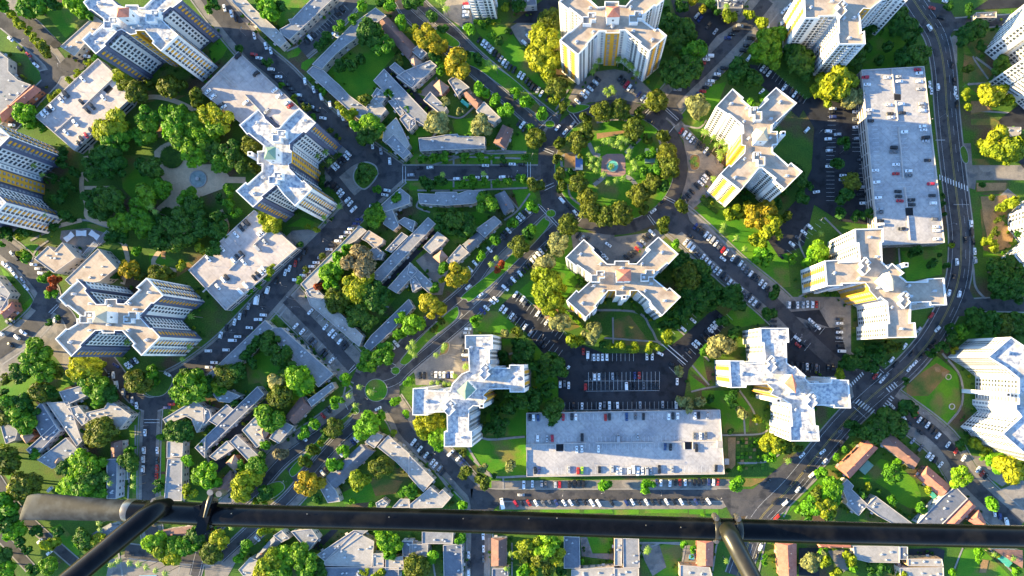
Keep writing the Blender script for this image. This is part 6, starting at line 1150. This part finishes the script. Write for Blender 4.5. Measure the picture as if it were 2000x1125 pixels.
pool('e3', '130,960 160,955 172,975 160,998 135,992', 'plaza', 'round terracotta play pad below the metal tube'); pool('a3', '1190,795 1330,770 1420,800 1300,850', 'plaza', 'pinkish paved terrace below the metal tube')
b = MB(); c = TW('d3', 1020, 240, 0); t = tag(empty('garden_plots', c), 'grid of small allotment garden beds right of the bottom garage', 'garden plots'); q = random.Random(5)
for i in range(7):
    for j in range(9):
        if q.random() < .85:
            v = TW('d3', 905+i*30, 120+j*27, 0)-c; bb = MB(); bb.box((v.x, v.y, .25), (q.uniform(1.6, 2.3), q.uniform(1.4, 2.0), .4)); pb_ = bb.build('garden_bed', M[q.choice(['dirt', 'lawn', 'leafG', 'leafD', 'ground'])], t)
for x, y, lb in [(760,840,'tan walled ring on the fenced lawn'), ]: pass
def ringthing(px, py, r, m, label):
    c = W(px, py, 0); b = MB(); n = 28; R = r*S
    for i in range(n):
        a, e = i*2*math.pi/n, (i+1)*2*math.pi/n; A = [(math.cos(k)*R_, math.sin(k)*R_) for k in (a, e) for R_ in (R, R-.5)]
        b.add([(*A[1], .4), (*A[0], .4), (*A[2], .4), (*A[3], .4)], [(0,1,2,3)]); b.add([(*A[0], 0), (*A[2], 0), (*A[2], .4), (*A[0], .4)], [(0,1,2,3)]); b.add([(*A[1], 0), (*A[1], .4), (*A[3], .4), (*A[3], 0)], [(0,1,2,3)])
    tag(b.build('planter_ring', M[m], None, loc=(c.x, c.y, 0)), label, 'planter ring')
ringthing(1852, 736, 6, 'tile_beige', 'orange rimmed planter ring in the upper part of the fenced lawn'); ringthing(1859, 794, 6, 'parapet', 'pale rimmed planter ring in the lower part of the fenced lawn')
# fence round the big lawn beside the crossroads
fp = [W(x, y, 0).to_2d() for x, y in P('1762,762 1830,694 1872,730 1876,795 1846,836 1762,762')]; t = tag(empty('fence', (fp[0].x, fp[0].y, 0)), 'thin dark fence enclosing the lawn right of the zebra crossroads', 'fence'); rl = MB()
for a, e in zip(fp, fp[1:]):
    d = e-a; L = d.length; k = int(L/4)
    for z_ in (.5, 1.1): rl.box(((a.x+e.x)/2-fp[0].x, (a.y+e.y)/2-fp[0].y, z_), (L, .06, .06), math.atan2(d.y, d.x))
    for i in range(k):
        v = a+d*(i/k)-fp[0]; pm = MB(); pm.box((v.x, v.y, .6), (.1, .1, 1.2)); pm.build('post', M['dark'], t)
rl.build('rail', M['dark'], t)
# benches in the round park
lab = []
for x, y, an in [(1172,285,30), (1228,283,-30), (1168,352,-30), (1232,352,30), (1200,290,0), (1150,245,10), (1250,250,-20), (1285,330,80)]:
    c = W(x, y, .47); c.z = .47; t = empty('park_bench', c); r = math.radians(an)
    for nm, d, z_, oy in (('seat', (1.8,.45,.06), .45, 0), ('backrest', (1.8,.06,.45), .75, .22)): bb = MB(); bb.box((0, oy, z_), d); link(nm, bb.mesh(nm, M['bark']), t)
    for sx in (-.7, .7): bb = MB(); bb.box((sx, 0, .21), (.08,.4,.42)); link('leg', bb.mesh('leg', M['pole']), t)
    t.rotation_euler = (0,0,r); lab.append((t, 'small dark park bench', x, y, 'bench', 'benches in the round park'))
label_all(lab)

# ================================================================ THE SKID TUBE hanging just below the camera
D = 1.30; ZS = H-D
M['skid'] = mat('black_skid_paint', (.002,.002,.003), (.005,.005,.006), 9, rough=.22, spec=.16, fine=.4, fscale=60, bump=.05, local=True, col3=(.010,.009,.008), scale3=16)
M['skidtoe'] = mat('worn_steel', (.040,.046,.052), (.018,.021,.026), 45, lo=.42, hi=.6, rough=.6, spec=.1, metal=.0, fine=.25, fscale=60, bump=.1, local=True)
M['bronze'] = mat('bronze_paint', (.018,.017,.012), (.035,.03,.02), 12, rough=.35, spec=.4, fine=.3, fscale=50, bump=.08, local=True)
M['bolt'] = mat('bolt_steel', (.30,.28,.25), (.15,.13,.11), 30, rough=.35, metal=.7, local=True)
pxm = S*D/H
def K(px, py, dz=0.0):
    k = S*(D-dz)/H; return Vector(((px-NX)*k, (NY-py)*k, ZS+dz))
base = K(860, 1018)
t = tag(empty('landing_skid', base), 'black tubular aircraft landing skid crossing the bottom of the view', 'landing skid')
def loft(path, n=28, sh=0.0):                                              # path: (point, half height in px, half depth in px)
    b = MB(); rings = []
    for i, (c, ry, rz) in enumerate(path):
        a, e = path[max(i-1, 0)][0], path[min(i+1, len(path)-1)][0]; d = (e-a).normalized(); u = Vector((0,0,1)); s_ = d.cross(u).normalized(); up = s_.cross(d)
        rings.append([c-base-d*(sh*math.cos(k*2*math.pi/n)*ry*pxm)+s_*(math.cos(k*2*math.pi/n)*ry*pxm)+up*(math.sin(k*2*math.pi/n)*rz*pxm) for k in range(n)])
    b.add([v for r in rings for v in r], [(i*n+j, i*n+(j+1) % n, (i+1)*n+(j+1) % n, (i+1)*n+j) for i in range(len(rings)-1) for j in range(n)])
    b.add(rings[0], [tuple(range(n))[::-1]]); b.add(rings[-1], [tuple(range(n))]); return b
def smoothed(o):
    for p in o.data.polygons: p.use_smooth = len(p.vertices) < 6
    return o
smoothed(loft([(K(x, y), 22, 22) for x, y in ((262,998),(330,1001),(430,1006),(620,1011),(800,1015),(1000,1021),(1200,1028),(1400,1034),(1600,1040),(1800,1045),(2060,1050),(2300,1054))]).build('tube', M['skid'], t))
toe = []
for x, y, ry, rz in ((46,991,21,2.0),(49,990.5,24,3.0),(60,990,26,4.0),(90,990.5,26,6),(130,992,24.5,9),(180,995,22.5,13),(235,997,20.5,18),(272,998,21.5,21)): toe.append((K(x, y), ry, rz))
smoothed(loft(toe, sh=.55).build('toe', M['skidtoe'], t))
smoothed(loft([(K(250,997), 22.3, 22.3), (K(256,997), 23.2, 23.2), (K(262,998), 22.3, 22.3)]).build('band', M['bolt'], t))
st1 = loft([(K(330,985,.004), 13, 12), (K(312,992,.030), 18, 15), (K(285,1010,.040), 19, 16), (K(215,1068,.06), 19, 16), (K(140,1130,.08), 19.5, 16), (K(20,1230,.12), 20, 16)]); smoothed(st1.build('strut', M['skid'], t))
st2 = loft([(K(1418,1030,.005), 12, 12), (K(1421,1034,.03), 16, 16), (K(1428,1048,.05), 17, 17), (K(1444,1080,.06), 16.5, 16.5), (K(1468,1125,.08), 16.5, 16.5), (K(1510,1215,.12), 17, 17)]); smoothed(st2.build('strut', M['bronze'], t))
for k_, (x_, y_) in enumerate(((452,1003),(600,1004),(905,1013),(1033,1013),(1088,1012),(1262,1026),(760,1010),(1330,1030))):   # raised paint scuffs and rivet heads
    bb = MB(); c = K(x_, y_, .0245)-base; bb.tube(c, c+Vector((0,0,.0012)), 1.5*pxm, 1.0*pxm, 8); bb.build('rivet', M['bolt'], t)
for (x, dx) in ((303,10), (410,8), (1399,6), (1441,6)):
    y = 1000.5+(x-320)*.0305; o = smoothed(loft([(K(x-dx, y), 22.4, 22.4), (K(x-dx+1, y), 23.6, 23.6), (K(x+dx-1, y), 23.6, 23.6), (K(x+dx, y), 22.4, 22.4)]).build('clamp', M['skid'] if x < 1000 else M['bronze'], t))
    for yy in (-22, 22):
        bb = MB(); c = K(x, y+yy, .012)-base; bb.tube(c-Vector((0,0,.02)), c+Vector((0,0,.004)), 6*pxm, 6*pxm, 12); bb.tube(c+Vector((0,0,.004)), c+Vector((0,0,.009)), 3.8*pxm, 3.8*pxm, 6); bb.build('bolt', M['bolt'], o)
bb = MB(); c = K(404,1006,.02)-base; bb.box(c, (20*pxm, 54*pxm, 16*pxm), -.25); bb.box(K(400,1033,.01)-base, (26*pxm, 16*pxm, 14*pxm), .3); bb.box(K(391,1001,.018)-base, (12*pxm, 30*pxm, 14*pxm), .2); bb.build('clamp_block', M['skid'], t)
br = loft([(K(415,964,.012), 2, 2), (K(413,968,.026), 6, 4), (K(409,979,.03), 5, 5), (K(404,995,.034), 4, 3), (K(400,1010,.034), 3, 3)], n=12); smoothed(br.build('bracket', M['bronze'], t))
for x_, y_ in ((410,962),(427,965)): bb = MB(); c = K(x_, y_, .03)-base; bb.tube(c-Vector((0,0,.02)), c, 6*pxm, 6*pxm, 12); bb.build('bolt', M['bolt'], t)
